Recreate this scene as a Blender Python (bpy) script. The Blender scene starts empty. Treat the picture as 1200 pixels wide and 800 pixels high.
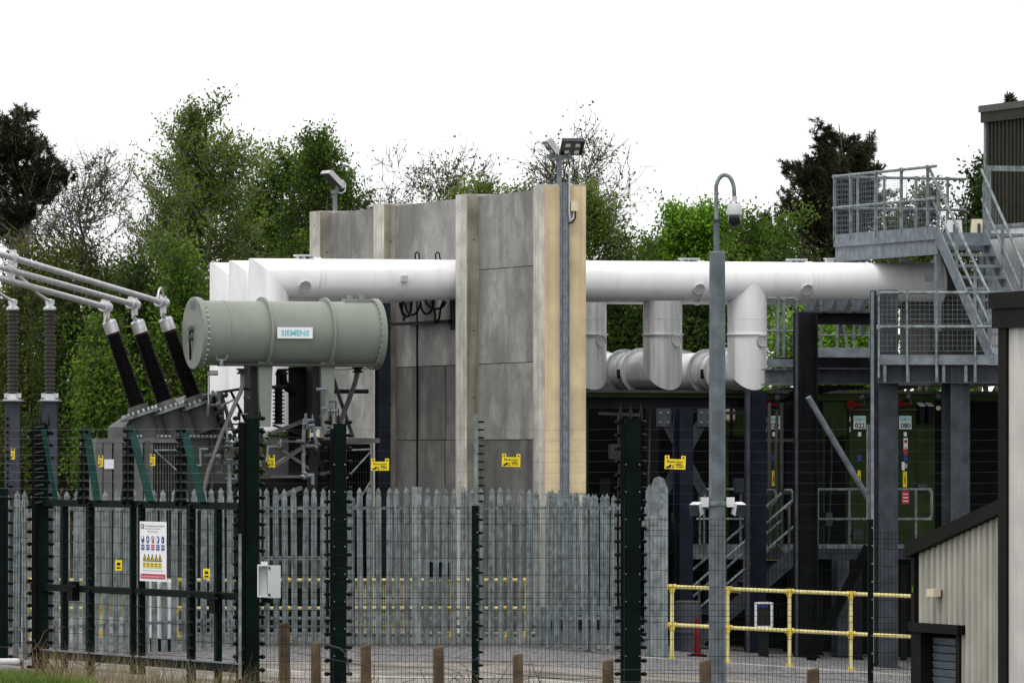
import bpy, bmesh, math, random
import numpy as np
from mathutils import Vector, Matrix
random.seed(7)
scene = bpy.context.scene
COL = scene.collection
R = math.radians

# ------------------------------------------------------------------ camera
F = 7200.0            # focal length in photo pixels (1200 px wide)
EYE = 3.0
HOR = 530.0
cam_d = bpy.data.cameras.new('camera')
cam = bpy.data.objects.new('camera', cam_d); COL.objects.link(cam)
cam_d.sensor_width = 36; cam_d.lens = F/1200*36
cam_d.shift_y = (HOR-400)/1200
cam_d.clip_start = 1; cam_d.clip_end = 8000
cam.location = (0, 0, EYE); cam.rotation_euler = (R(90), 0, 0)
scene.camera = cam

# ------------------------------------------------------------------ world, sun, exposure
SUN_EL, SUN_AZ = 66, 210      # azimuth clockwise from +Y (north): behind the camera, a little to the left
world = bpy.data.worlds.new('World'); scene.world = world; world.use_nodes = True
wn = world.node_tree; wn.nodes.clear()
sky = wn.nodes.new('ShaderNodeTexSky'); sky.sky_type = 'NISHITA'; sky.sun_disc = False
sky.sun_elevation = R(SUN_EL); sky.sun_rotation = R(SUN_AZ); sky.air_density = 1.0; sky.dust_density = 6.0; sky.ozone_density = 1.0
mixw = wn.nodes.new('ShaderNodeMixRGB'); mixw.inputs[0].default_value = 0.93
mixw.inputs[2].default_value = (10.9, 11.0, 11.1, 1)      # thick even cloud over the clear sky
bgw = wn.nodes.new('ShaderNodeBackground'); bgw.inputs[1].default_value = 0.1
outw = wn.nodes.new('ShaderNodeOutputWorld')
wn.links.new(sky.outputs[0], mixw.inputs[1]); wn.links.new(mixw.outputs[0], bgw.inputs[0]); wn.links.new(bgw.outputs[0], outw.inputs[0])
sun_d = bpy.data.lights.new('sun', 'SUN'); sun_d.energy = 1.5; sun_d.angle = R(30); sun_d.color = (1, .96, .9)
sun = bpy.data.objects.new('sun', sun_d); COL.objects.link(sun)
_sv = Vector((math.sin(R(SUN_AZ))*math.cos(R(SUN_EL)), math.cos(R(SUN_AZ))*math.cos(R(SUN_EL)), math.sin(R(SUN_EL))))
sun.rotation_euler = _sv.to_track_quat('Z', 'Y').to_euler(); sun.location = _sv*50
scene.view_settings.view_transform = 'Standard'; scene.view_settings.look = 'None'
scene.view_settings.exposure = 0.30; scene.view_settings.gamma = 1.0
scene.render.film_transparent = False

# ------------------------------------------------------------------ coordinates
ALPHA = R(20.5)
E = Vector((math.cos(ALPHA), math.sin(ALPHA), 0))       # along the ducts
D = Vector((-math.sin(ALPHA), math.cos(ALPHA), 0))      # along the concrete wall, away
UX = Vector((1, 0, 0)); UY = Vector((0, 1, 0)); UZ = Vector((0, 0, 1))
def P(px, py, Y): return Vector(((px-600)*Y/F, Y, EYE-(py-HOR)*Y/F))
class Plane:
    """vertical plane through a ground point with horizontal direction u"""
    def __init__(s, p0, u):
        s.p0 = Vector((p0[0], p0[1], 0)); s.u = Vector((u[0], u[1], 0)).normalized()
        n = Vector((-s.u.y, s.u.x, 0)); s.n = n if n.y > 0 else -n      # pointing away from the camera
    def t(s, px):
        k = (px-600)/F
        return (k*s.p0.y-s.p0.x)/(s.u.x-k*s.u.y)
    def pt(s, px, py):
        q = s.p0+s.u*s.t(px)
        return Vector((q.x, q.y, EYE-(py-HOR)*q.y/F))
    def off(s, a): return Plane(s.p0+s.n*a, s.u)
def gz(x, y):                                            # the lie of the land
    z = 0.0
    if x < -1.5: z = -.06*(max(x, -12)+1.5)
    elif x > 0: z = -.08*min(x, 12)
    if y > 80 and x < -1.5: z *= max(0, 1-(y-80)/5)
    if y < 73 and x < -3: z += .22*min(1, (73-y)/5)*min(1, (-3-x)/1.5)
    if y < 70 and x > 2.6: z -= .9*min(1, (70-y)/6)*min(1, (x-2.6)/1.2)
    if y > 125: z -= min(1, (y-125)/20)*.3
    return z

# ------------------------------------------------------------------ materials
MATS = {}
def mat(name, col, rough=.6, metal=0.0, var=.15, vs=3.0, bump=0.0, bs=40.0, streak=0.0, streak_col=(.05,.045,.04), streak_s=(9,9,.5),
        spot=0.0, spot_col=(.1,.09,.08), spot_s=6.0, spec=.2, blotch=False):
    m = bpy.data.materials.new(name); m.use_nodes = True
    nt = m.node_tree; b = nt.nodes['Principled BSDF']; L = nt.links.new
    b.inputs['Roughness'].default_value = rough; b.inputs['Metallic'].default_value = metal
    b.inputs['Specular IOR Level'].default_value = spec
    tc = nt.nodes.new('ShaderNodeTexCoord'); oi = nt.nodes.new('ShaderNodeObjectInfo')
    mul = nt.nodes.new('ShaderNodeMath'); mul.operation = 'MULTIPLY'; mul.inputs[1].default_value = 37
    L(oi.outputs['Random'], mul.inputs[0])
    add = nt.nodes.new('ShaderNodeVectorMath'); add.operation = 'ADD'
    L(tc.outputs['Object'], add.inputs[0]); L(mul.outputs[0], add.inputs[1])
    def noise(scale, detail=5, mapping=None):
        n = nt.nodes.new('ShaderNodeTexNoise'); n.inputs['Scale'].default_value = scale; n.inputs['Detail'].default_value = detail
        if mapping:
            mp = nt.nodes.new('ShaderNodeMapping'); mp.inputs['Scale'].default_value = mapping
            L(add.outputs[0], mp.inputs[0]); L(mp.outputs[0], n.inputs['Vector']); n.inputs['Scale'].default_value = 1
        else: L(add.outputs[0], n.inputs['Vector'])
        return n.outputs[0]
    n1 = noise(vs)
    mr = nt.nodes.new('ShaderNodeMapRange'); mr.inputs[1].default_value = .36; mr.inputs[2].default_value = .64
    mr.inputs[3].default_value = 1-var; mr.inputs[4].default_value = 1+var; L(n1, mr.inputs[0])
    c = nt.nodes.new('ShaderNodeVectorMath'); c.operation = 'SCALE'; c.inputs[0].default_value = col[:3]; L(mr.outputs[0], c.inputs['Scale'])
    cur = c.outputs[0]
    def over(fac, colour, amount, lo, hi):
        nonlocal cur
        r = nt.nodes.new('ShaderNodeMapRange'); r.inputs[1].default_value = lo; r.inputs[2].default_value = hi
        r.inputs[3].default_value = 0; r.inputs[4].default_value = amount; L(fac, r.inputs[0])
        x = nt.nodes.new('ShaderNodeMixRGB'); x.inputs[2].default_value = (*colour, 1); L(r.outputs[0], x.inputs[0]); L(cur, x.inputs[1]); cur = x.outputs[0]
    if streak: over(noise(1, 4, streak_s), streak_col, streak, .48, .72)
    if spot: over(noise(spot_s, 6), spot_col, spot, .5, .7)
    if blotch:
        over(noise(.75, 9), [c*.6 for c in col[:3]], .7, .47, .63)
        over(noise(1, 10, (1.7, 1.7, 1.2)), [min(.62, c*1.6) for c in col[:3]], .55, .51, .66)
        over(noise(5.5, 8), [c*.62 for c in col[:3]], .45, .50, .68)
        over(noise(17, 6), [c*.5 for c in col[:3]], .35, .55, .7)
        over(noise(1, 7, (2.6, 2.6, .22)), [c*.42 for c in col[:3]], .55, .55, .70)
    L(cur, b.inputs['Base Color'])
    if bump:
        bn = nt.nodes.new('ShaderNodeBump'); bn.inputs['Strength'].default_value = bump; bn.inputs['Distance'].default_value = .02
        L(noise(bs), bn.inputs['Height']); L(bn.outputs[0], b.inputs['Normal'])
    MATS[name] = m; return m
def foliage(name, col, col2, trans=.25):
    m = bpy.data.materials.new(name); m.use_nodes = True
    nt = m.node_tree; nt.nodes.clear(); L = nt.links.new
    g = nt.nodes.new('ShaderNodeNewGeometry'); tc = nt.nodes.new('ShaderNodeTexCoord')
    n = nt.nodes.new('ShaderNodeTexNoise'); n.inputs['Scale'].default_value = 1.1; n.inputs['Detail'].default_value = 3; L(tc.outputs['Object'], n.inputs['Vector'])
    mx = nt.nodes.new('ShaderNodeMixRGB'); mx.inputs[1].default_value = (*col, 1); mx.inputs[2].default_value = (*col2, 1)
    a = nt.nodes.new('ShaderNodeMath'); a.operation = 'ADD'
    mr = nt.nodes.new('ShaderNodeMapRange'); mr.inputs[1].default_value = .38; mr.inputs[2].default_value = .62; mr.inputs[3].default_value = -.3; mr.inputs[4].default_value = .8
    L(n.outputs[0], mr.inputs[0]); L(mr.outputs[0], a.inputs[0])
    r2 = nt.nodes.new('ShaderNodeMath'); r2.operation = 'MULTIPLY'; r2.inputs[1].default_value = .5; L(g.outputs['Random Per Island'], r2.inputs[0]); L(r2.outputs[0], a.inputs[1])
    a.use_clamp = True; L(a.outputs[0], mx.inputs[0])
    d = nt.nodes.new('ShaderNodeBsdfPrincipled'); d.inputs['Roughness'].default_value = .55; d.inputs['Specular IOR Level'].default_value = .08
    t = nt.nodes.new('ShaderNodeBsdfTranslucent'); ms = nt.nodes.new('ShaderNodeMixShader'); ms.inputs[0].default_value = trans
    o = nt.nodes.new('ShaderNodeOutputMaterial')
    L(mx.outputs[0], d.inputs['Base Color']); L(mx.outputs[0], t.inputs['Color']); L(d.outputs[0], ms.inputs[1]); L(t.outputs[0], ms.inputs[2]); L(ms.outputs[0], o.inputs[0])
    MATS[name] = m; return m
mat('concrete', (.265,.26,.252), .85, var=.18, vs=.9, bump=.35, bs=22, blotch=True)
mat('pole_grey', (.115,.135,.152), .6, .05, var=.25, vs=5, bump=.05, spot=.4, spot_col=(.075,.088,.10), spot_s=4)
mat('concrete_dark', (.135,.13,.124), .85, var=.18, vs=.9, bump=.35, bs=22, blotch=True)
mat('post_concrete', (.50,.49,.45), .85, var=.22, vs=2.5, bump=.3, streak=.55, streak_col=(.24,.215,.165), streak_s=(12,12,.3), spot=.4, spot_col=(.22,.205,.17), spot_s=1.7)
mat('post_side', (.27,.248,.205), .85, var=.25, vs=2.0, bump=.2, streak=.6, streak_col=(.12,.095,.06), streak_s=(14,14,.35))
mat('tan_render', (.62,.50,.32), .8, var=.13, vs=1.5, bump=.15, bs=50, streak=.45, streak_col=(.36,.26,.14), streak_s=(8,8,.3), spot=.35, spot_col=(.28,.22,.14), spot_s=2.6)
mat('white_paint', (.80,.80,.82), .42, var=.04, vs=1.5, bump=.03, bs=6, streak=.22, streak_col=(.42,.42,.40), streak_s=(5,5,.9), spot=.12, spot_col=(.5,.5,.48), spot_s=3)
mat('grey_duct', (.62,.63,.64), .4, var=.05, vs=2, streak=.5, streak_col=(.2,.2,.19), streak_s=(12,12,.5))
mat('tank_paint', (.20,.222,.192), .40, var=.07, vs=1.5, bump=.04, streak=.25, streak_col=(.15,.16,.14), streak_s=(9,9,.6))
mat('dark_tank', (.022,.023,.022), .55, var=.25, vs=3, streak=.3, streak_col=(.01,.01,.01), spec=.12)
mat('strut_grey', (.13,.133,.127), .5, var=.2, vs=5, spot=.3, spot_col=(.06,.058,.055), spot_s=5)
mat('mid_grey', (.075,.078,.073), .55, var=.25, vs=3, streak=.25, streak_col=(.03,.028,.026), spot=.3, spot_col=(.03,.028,.026), spec=.15)
mat('galv', (.165,.193,.198), .5, .15, var=.35, vs=9, bump=.06, bs=60, streak=.45, streak_col=(.36,.39,.40), streak_s=(16,16,1.2), spot=.5, spot_col=(.10,.115,.115), spot_s=6)
mat('galv_dull', (.165,.19,.215), .6, .1, var=.22, vs=7, bump=.05, spot=.35, spot_col=(.11,.125,.145), spot_s=3)
mat('steel_grey', (.042,.047,.058), .6, .0, var=.25, vs=4, streak=.25, streak_col=(.085,.09,.1), streak_s=(10,10,.6), spot=.35, spot_col=(.03,.033,.04), spot_s=3, spec=.15)
mat('steel_dark', (.009,.0095,.012), .6, .0, var=.25, vs=4, spec=.1)
mat('steel_navy', (.010,.012,.022), .55, .0, var=.25, vs=4, spec=.1)
mat('aluminium', (.50,.49,.51), .42, .4, var=.12, vs=6, spot=.25, spot_col=(.3,.3,.31), spot_s=8)
mat('silver', (.55,.55,.57), .35, .6, var=.12, vs=9)
mat('black_paint', (.0035,.004,.004), .6, var=.25, vs=5, spec=.06)
mat('black_glaze', (.004,.0035,.004), .5, var=.2, vs=5, spec=.12)
mat('shed_grey', (.045,.041,.040), .5, var=.15, vs=8)
mat('post_green', (.0012,.0062,.0050), .6, var=.3, vs=4, spec=.07)
mat('strut_teal', (.005,.036,.031), .55, var=.2, vs=5, spec=.1)
mat('rail_yellow', (.60,.53,.24), .55, var=.14, vs=8, spot=.35, spot_col=(.42,.33,.12), spot_s=9)
mat('fitting_yellow', (.55,.42,.08), .55, var=.2, vs=9)
mat('sign_yellow', (.80,.62,.03), .45, var=.03)
mat('sign_white', (.80,.80,.84), .45, var=.02)
mat('sign_red', (.45,.03,.06), .45, var=.03)
mat('sign_blue', (.03,.06,.30), .45, var=.03)
mat('ink', (.012,.012,.012), .5, var=.05)
mat('ink_teal', (.16,.56,.60), .5, var=.05)
mat('dark_green', (.021,.038,.009), .5, var=.25, vs=2, streak=.35, streak_col=(.008,.013,.004), spec=.10)
mat('door_green', (.019,.033,.010), .5, var=.15, vs=3, spec=.1)
mat('cladding', (.39,.375,.335), .6, var=.12, vs=2, streak=.6, streak_col=(.19,.175,.14), streak_s=(9,9,.4), spot=.25, spot_col=(.22,.21,.18), spot_s=4)
mat('cladding_pale', (.54,.52,.50), .6, var=.08, vs=2, streak=.35, streak_col=(.36,.35,.32), streak_s=(9,9,.4))
mat('cladding_olive', (.024,.026,.017), .6, var=.2, vs=3, streak=.4, streak_col=(.055,.055,.047), spec=.1)
mat('trim_black', (.0060,.0056,.0056), .65, var=.3, vs=3, spec=.1)
mat('slat_blue', (.12,.145,.175), .5, .1, var=.1)
mat('box_white', (.50,.51,.53), .5, var=.08, spot=.2, spot_col=(.35,.35,.35))
mat('box_cream', (.62,.56,.40), .5, var=.06)
mat('dirty_white', (.62,.63,.65), .6, var=.1, vs=2, streak=.3, streak_col=(.35,.35,.34))
mat('wood', (.105,.072,.046), .85, var=.35, vs=6, bump=.3, bs=30, streak=.5, streak_col=(.055,.04,.025), streak_s=(30,30,1.5))
mat('red_plastic', (.12,.010,.009), .55, var=.2, spec=.1)
mat('red_dark', (.035,.008,.010), .5, var=.1)
mat('glass_dark', (.01,.01,.012), .1, var=.02, spec=.6)
mat('led', (.75,.75,.72), .3, var=.02)
mat('rust', (.16,.07,.04), .8, var=.3, vs=8)
mat('bark', (.085,.07,.055), .9, var=.35, vs=8, bump=.3)
mat('bark_pale', (.22,.20,.17), .9, var=.4, vs=6, bump=.2)
mat('bark_grey', (.10,.09,.085), .9, var=.3, vs=6)
foliage('leaf_birch', (.075,.135,.014), (.19,.27,.045), .48)
foliage('leaf_green', (.042,.10,.010), (.135,.225,.028), .42)
foliage('leaf_bright', (.07,.19,.010), (.19,.36,.03), .35)
foliage('leaf_dark', (.010,.028,.004), (.065,.11,.014), .35)
foliage('leaf_olive', (.022,.032,.006), (.125,.14,.022), .38)
foliage('leaf_bare', (.06,.085,.02), (.12,.15,.04))
foliage('needle', (.010,.014,.006), (.048,.050,.024), .1)
foliage('grass', (.06,.11,.02), (.14,.19,.04))
foliage('straw', (.15,.115,.06), (.27,.22,.125), .2)
foliage('stalk', (.07,.045,.03), (.10,.06,.035), .1)
# stones, road and soil carry a finer grain
def ground_mat(name, c1, c2, s1, c3=None, s3=.6, bump=.6, vor=0):
    m = bpy.data.materials.new(name); m.use_nodes = True; nt = m.node_tree; L = nt.links.new; b = nt.nodes['Principled BSDF']
    b.inputs['Roughness'].default_value = .9; b.inputs['Specular IOR Level'].default_value = .2
    tc = nt.nodes.new('ShaderNodeTexCoord')
    if vor:
        v = nt.nodes.new('ShaderNodeTexVoronoi'); v.inputs['Scale'].default_value = s1; L(tc.outputs['Object'], v.inputs['Vector'])
        sp = nt.nodes.new('ShaderNodeSeparateColor'); L(v.outputs['Color'], sp.inputs[0]); f = sp.outputs[0]; h = v.outputs['Distance']
    else:
        n = nt.nodes.new('ShaderNodeTexNoise'); n.inputs['Scale'].default_value = s1; n.inputs['Detail'].default_value = 8; L(tc.outputs['Object'], n.inputs['Vector'])
        r = nt.nodes.new('ShaderNodeMapRange'); r.inputs[1].default_value = .3; r.inputs[2].default_value = .7; L(n.outputs[0], r.inputs[0]); f = r.outputs[0]; h = n.outputs[0]
    mx = nt.nodes.new('ShaderNodeMixRGB'); mx.inputs[1].default_value = (*c1, 1); mx.inputs[2].default_value = (*c2, 1); L(f, mx.inputs[0]); cur = mx.outputs[0]
    if c3:
        n3 = nt.nodes.new('ShaderNodeTexNoise'); n3.inputs['Scale'].default_value = s3; n3.inputs['Detail'].default_value = 5; L(tc.outputs['Object'], n3.inputs['Vector'])
        r3 = nt.nodes.new('ShaderNodeMapRange'); r3.inputs[1].default_value = .45; r3.inputs[2].default_value = .65; L(n3.outputs[0], r3.inputs[0])
        m3 = nt.nodes.new('ShaderNodeMixRGB'); m3.inputs[2].default_value = (*c3, 1); L(r3.outputs[0], m3.inputs[0]); L(cur, m3.inputs[1]); cur = m3.outputs[0]
    L(cur, b.inputs['Base Color'])
    bp = nt.nodes.new('ShaderNodeBump'); bp.inputs['Strength'].default_value = bump; bp.inputs['Distance'].default_value = .04; L(h, bp.inputs['Height']); L(bp.outputs[0], b.inputs['Normal'])
    MATS[name] = m
ground_mat('gravel', (.03,.029,.031), (.24,.235,.235), 22, vor=1)
ground_mat('road', (.10,.088,.08), (.33,.30,.28), 26, (.085,.08,.055), .8, .7, vor=1)
ground_mat('soil', (.035,.045,.018), (.07,.065,.035), 3, (.03,.055,.014), .3)

# ------------------------------------------------------------------ mesh builder
ORG = {}
def frame(axis, up=None):
    a = axis.normalized()
    if up is None: up = UZ if abs(a.z) < .95 else UY
    s = a.cross(up).normalized(); u = s.cross(a)
    return a, s, u
class MB:
    def __init__(s): s.v = []; s.f = []; s.m = []; s.cm = 0
    def add(s, vs, fs):
        b = len(s.v); s.v.extend([Vector(x) for x in vs]); s.f.extend([[i+b for i in f] for f in fs]); s.m.extend([s.cm]*len(fs)); return s
    def hexa(s, p): return s.add(p, [(0,3,2,1),(4,5,6,7),(0,1,5,4),(1,2,6,5),(2,3,7,6),(3,0,4,7)])
    def box(s, c, size, ax=(UX,UY,UZ)):
        c = Vector(c); a, b, d = (ax[i]*(size[i]/2) for i in range(3))
        return s.hexa([c-a-b-d, c+a-b-d, c+a+b-d, c-a+b-d, c-a-b+d, c+a-b+d, c+a+b+d, c-a+b+d])
    def span(s, o, ax, r):
        """box given by ranges along three axes from an origin"""
        c = o+ax[0]*((r[0]+r[1])/2)+ax[1]*((r[2]+r[3])/2)+ax[2]*((r[4]+r[5])/2)
        return s.box(c, (r[1]-r[0], r[3]-r[2], r[5]-r[4]), ax)
    def bar(s, p, q, w, h=None, up=None):
        p, q = Vector(p), Vector(q); a, sd, u = frame(q-p, up); h = h or w
        return s.box((p+q)/2, ((q-p).length, w, h), (a, sd, u))
    def path(s, pts, r, n=8, caps=True, r2=None):
        pts = [Vector(p) for p in pts]; a, sd, u = frame(pts[1]-pts[0]); rings = []
        k = len(pts); rad = [r+(r2-r)*i/(k-1) if r2 is not None else r for i in range(k)]
        ring = [pts[0]+(sd*math.cos(t)+u*math.sin(t))*rad[0] for t in [2*math.pi*i/n for i in range(n)]]
        rings.append(ring)
        for i in range(1, k):
            d1 = (pts[i]-pts[i-1]).normalized()
            nrm = d1 if i == k-1 else (d1+(pts[i+1]-pts[i]).normalized())
            if nrm.length < 1e-4: nrm = d1
            nrm.normalize(); new = []
            for q in ring:
                den = d1.dot(nrm); t = (pts[i]-q).dot(nrm)/den; x = q+d1*t
                new.append(pts[i]+(x-pts[i])*(rad[i]/rad[i-1]))
            ring = new; rings.append(ring)
        vs = [v for rg in rings for v in rg]; fs = []
        for i in range(k-1):
            for j in range(n):
                j2 = (j+1) % n; fs.append((i*n+j, i*n+j2, (i+1)*n+j2, (i+1)*n+j))
        if caps: fs.append(tuple(range(n-1, -1, -1))); fs.append(tuple(range((k-1)*n, k*n)))
        return s.add(vs, fs)
    def tube(s, p, q, r, n=8, r2=None, caps=True): return s.path([p, q], r, n, caps, r2)
    def lathe(s, p, axis, prof, n=16):
        a, sd, u = frame(Vector(axis)); p = Vector(p); vs = []; fs = []; k = len(prof)
        for t, r in prof:
            for j in range(n):
                th = 2*math.pi*j/n; vs.append(p+a*t+(sd*math.cos(th)+u*math.sin(th))*max(r, 1e-4))
        for i in range(k-1):
            for j in range(n):
                j2 = (j+1) % n; fs.append((i*n+j, i*n+j2, (i+1)*n+j2, (i+1)*n+j))
        fs.append(tuple(range(n-1, -1, -1))); fs.append(tuple(range((k-1)*n, k*n)))
        return s.add(vs, fs)
    def prism(s, poly, ext):
        n = len(poly); ext = Vector(ext); vs = [Vector(p) for p in poly]+[Vector(p)+ext for p in poly]
        fs = [tuple(range(n-1, -1, -1)), tuple(range(n, 2*n))]+[(i, (i+1) % n, (i+1) % n+n, i+n) for i in range(n)]
        return s.add(vs, fs)
    def quad(s, a, b, c, d): return s.add([a, b, c, d], [(0,1,2,3)])
    def prect(s, pl, x0, y0, x1, y1, depth, front=0.0):
        """box whose front face fills a rectangle of a vertical plane"""
        a = pl.pt(x0, (y0+y1)/2); b = pl.pt(x1, (y0+y1)/2); ym = (a.y+b.y)/2
        z0 = EYE-(y1-HOR)*ym/F; z1 = EYE-(y0-HOR)*ym/F
        a.z = b.z = 0; f = -pl.n*front; w = (b-a)
        return s.hexa([a+f+UZ*z0, b+f+UZ*z0, b+pl.n*depth+UZ*z0, a+pl.n*depth+UZ*z0, a+f+UZ*z1, b+f+UZ*z1, b+pl.n*depth+UZ*z1, a+pl.n*depth+UZ*z1])
    def build(s, name, material, parent=None, origin=None, smooth=35, **props):
        org = ORG[parent.name] if (parent is not None and origin is None) else Vector(origin or (0,0,0))
        me = bpy.data.meshes.new(name)
        me.from_pydata([tuple(v-org) for v in s.v], [], s.f)
        ms = material if isinstance(material, (list, tuple)) else [material]
        for x in ms: me.materials.append(MATS[x])
        if len(ms) > 1: me.polygons.foreach_set('material_index', s.m)
        bm = bmesh.new(); bm.from_mesh(me); bmesh.ops.recalc_face_normals(bm, faces=bm.faces[:]); bm.to_mesh(me); bm.free()
        if smooth:
            me.shade_smooth(); me.set_sharp_from_angle(angle=R(smooth))
        o = bpy.data.objects.new(name, me); COL.objects.link(o)
        if parent is not None:
            o.parent = parent
            o.location = org-ORG[parent.name]
        else: o.location = org
        ORG[o.name] = org.copy()
        for k, v in props.items(): o[k] = v
        return o
def thing(name, label, cat, loc, group=None):
    o = bpy.data.objects.new(name, None); COL.objects.link(o); o.location = loc; o.empty_display_size = .3
    o['label'] = label; o['category'] = cat
    if group: o['group'] = group
    ORG[o.name] = Vector(loc); return o
def tag(o, label, cat, group=None):
    o['label'] = label; o['category'] = cat
    if group: o['group'] = group
    return o
def share(src, name, parent, loc):
    loc = Vector(loc)
    """another object using the same mesh, placed at a world point under a parent"""
    o = bpy.data.objects.new(name, src.data); COL.objects.link(o); o.parent = parent; o.location = Vector(loc)-ORG[parent.name]; ORG[o.name] = Vector(loc); return o
def copy_tree(o, delta=None, parent=None):
    c = o.copy(); COL.objects.link(c)
    if parent is not None: c.parent = parent
    ORG[c.name] = ORG[o.name]+(delta or Vector())
    if parent is None and delta is not None: c.location = o.location+delta
    for ch in [x for x in o.children]: copy_tree(ch, delta, c)
    return c
def lettering(body, origin, xdir, zdir, width, height, material, parent, name='lettering', lift=.004, bold=.0):
    cu = bpy.data.curves.new('text', 'FONT'); cu.body = body; cu.size = 1; cu.offset = bold; cu.resolution_u = 2
    t = bpy.data.objects.new('text', cu); COL.objects.link(t)
    bpy.context.view_layer.update()
    me = bpy.data.meshes.new_from_object(t.evaluated_get(bpy.context.evaluated_depsgraph_get()))
    bpy.data.objects.remove(t); bpy.data.curves.remove(cu)
    n = len(me.vertices); co = np.empty(n*3, np.float32); me.vertices.foreach_get('co', co); co = co.reshape(-1, 3)
    mn, mx = co.min(0), co.max(0); sz = np.maximum(mx-mn, 1e-6)
    u = (co[:,0]-mn[0])/sz[0]*width; v = (co[:,1]-mn[1])/sz[1]*height
    nrm = xdir.cross(zdir).normalized()
    o3 = np.array(Vector(origin)+nrm*lift-ORG[parent.name]); out = o3+np.outer(u, np.array(xdir))+np.outer(v, np.array(zdir))
    me.vertices.foreach_set('co', out.astype(np.float32).ravel()); me.name = name
    me.materials.clear(); me.materials.append(MATS[material])
    o = bpy.data.objects.new(name, me); COL.objects.link(o); o.parent = parent; ORG[o.name] = ORG[parent.name].copy(); return o

# ================================================================== GROUND
def sheet(name, x0, x1, y0, y1, nx, ny, lift, material, fn=gz, xs=None, ys=None, edge=None):
    xs = xs if xs is not None else [x0+(x1-x0)*i/nx for i in range(nx+1)]
    ys = ys if ys is not None else [y0+(y1-y0)*i/ny for i in range(ny+1)]
    b = MB(); n = len(xs)
    b.add([(x+(edge(y) if edge else 0), y, fn(x, y)+lift) for y in ys for x in xs], [(j*n+i, j*n+i+1, (j+1)*n+i+1, (j+1)*n+i) for j in range(len(ys)-1) for i in range(n-1)])
    o = b.build(name, material, smooth=60); o['kind'] = 'structure'; return o
xs = [-4000,-1500,-500,-150,-60,-30,-20,-15]+[-12+i*.5 for i in range(49)]+[15,20,30,60,150,500,1500,4000]
ys = [-300,-50,0,20,40,50]+[56+i*.75 for i in range(100)]+[135,150,180,220,300,600,1500,5000]
sheet('ground', 0,0,0,0,0,0, 0, 'soil', xs=xs, ys=ys)
sheet('gravel_yard', -12, 12, 88, 112, 48, 36, .006, 'gravel')
sheet('gravel_strip', 1.2, 11, 80.2, 88.004, 30, 16, .006, 'gravel')
sheet('site_road', -10, 11, 74, 88, 60, 30, .012, 'road', edge=lambda y: 0)
b = MB()
for i in range(30):
    x0, x1 = -3.4+i*.18, -3.4+i*.18+.174; y = 79.4
    b.hexa([(x0,y,gz(x0,y)-.05),(x1,y,gz(x1,y)-.05),(x1,y+.15,gz(x1,y)-.05),(x0,y+.15,gz(x0,y)-.05),(x0,y,gz(x0,y)+.10),(x1,y,gz(x1,y)+.10),(x1,y+.15,gz(x1,y)+.10),(x0,y+.15,gz(x0,y)+.10)])
o = b.build('road_kerb', 'post_concrete'); o['kind'] = 'structure'
b = MB()
for i in range(28):                                       # kerb along the gravel by the yellow guard rail
    x0, x1 = 1.6+i*.3, 1.6+i*.3+.294; y0 = 92.6+(x0-1.6)*.37; y1 = y0+.11
    b.hexa([(x0,y0,gz(x0,y0)-.05),(x1,y1,gz(x1,y1)-.05),(x1,y1+.5,gz(x1,y1)-.05),(x0,y0+.5,gz(x0,y0)-.05),(x0,y0,gz(x0,y0)+.07),(x1,y1,gz(x1,y1)+.07),(x1,y1+.5,gz(x1,y1)+.07),(x0,y0+.5,gz(x0,y0)+.07)])
o = b.build('yard_kerb', 'concrete'); o['kind'] = 'structure'

# ================================================================== CONCRETE WALL
W0 = P(638, 530, 98); W0.z = 0
wall = thing('concrete_wall', 'tall grey concrete fire wall of stacked panels with a tan end face', 'wall', W0)
AXW = (D, E, UZ)
Z_TOP = 7.25
cols = [(0,.5), (3.61,4.145), (7.74,8.28), (11.16,11.72)]
for i, (s0, s1) in enumerate(cols):
    b = MB(); b.span(W0, AXW, (s0, s1, 0, .71, -.3, Z_TOP+(.015 if i else .03)))
    # the near side of each pillar carries a tan weathered coating
    o = b.build('wall_pillar', 'post_concrete', wall, smooth=0)
    b = MB(); b.span(W0, AXW, (s0-.012, s0-.002, .004, (.706 if i == 0 else .208), 2.35 if i == 0 else -.3, Z_TOP-.004))
    b.build('end_face' if i == 0 else 'pillar_side', 'tan_render' if i == 0 else 'post_side', wall, smooth=0)
for s0, s1 in cols[1:]:
    for z in (.9, 2.2, 3.9, 5.1, 6.6):
        b = MB(); b.lathe(W0+D*(s0-.0125)+E*.12+UZ*(z+random.uniform(-.1,.1)), -D, [(0,.013),(.002,.013)], 8); b.build('bolt_hole', 'black_paint', wall)
        b = MB(); b.lathe(W0+D*(s0+.3)+E*.0+UZ*(z+.4+random.uniform(-.1,.1)), -E, [(0,.013),(.002,.013)], 8); b.build('bolt_hole', 'mid_grey', wall)
zc = [-.2, .45, 1.82, 3.21, 4.457, 6.01, Z_TOP-.02]
for bay in range(3):
    s0, s1 = cols[bay][1], cols[bay+1][0]
    for k in range(6):
        parts = [(s0, s1)]
        if bay == 1 and k < 4: sm = 5.25; parts = [(s0, sm-.02), (sm+.02, s1)]
        for a, c in parts:
            b = MB(); q = .205+random.uniform(0, .016)
            b.span(W0, AXW, (a+(.045 if a == s0 else .006), c-.012, q, .5, zc[k]+.006, zc[k+1]-.006)); b.build('concrete_panel', 'concrete_dark' if (k < 3 or (bay == 1 and k < 4)) else 'concrete', wall, smooth=0)  # lower courses get a darker concrete than the upper ones
b = MB(); b.span(W0, AXW, (.3, 11.5, .36, .62, -.2, Z_TOP-.05)); b.build('wall_core', 'black_paint', wall)
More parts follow.
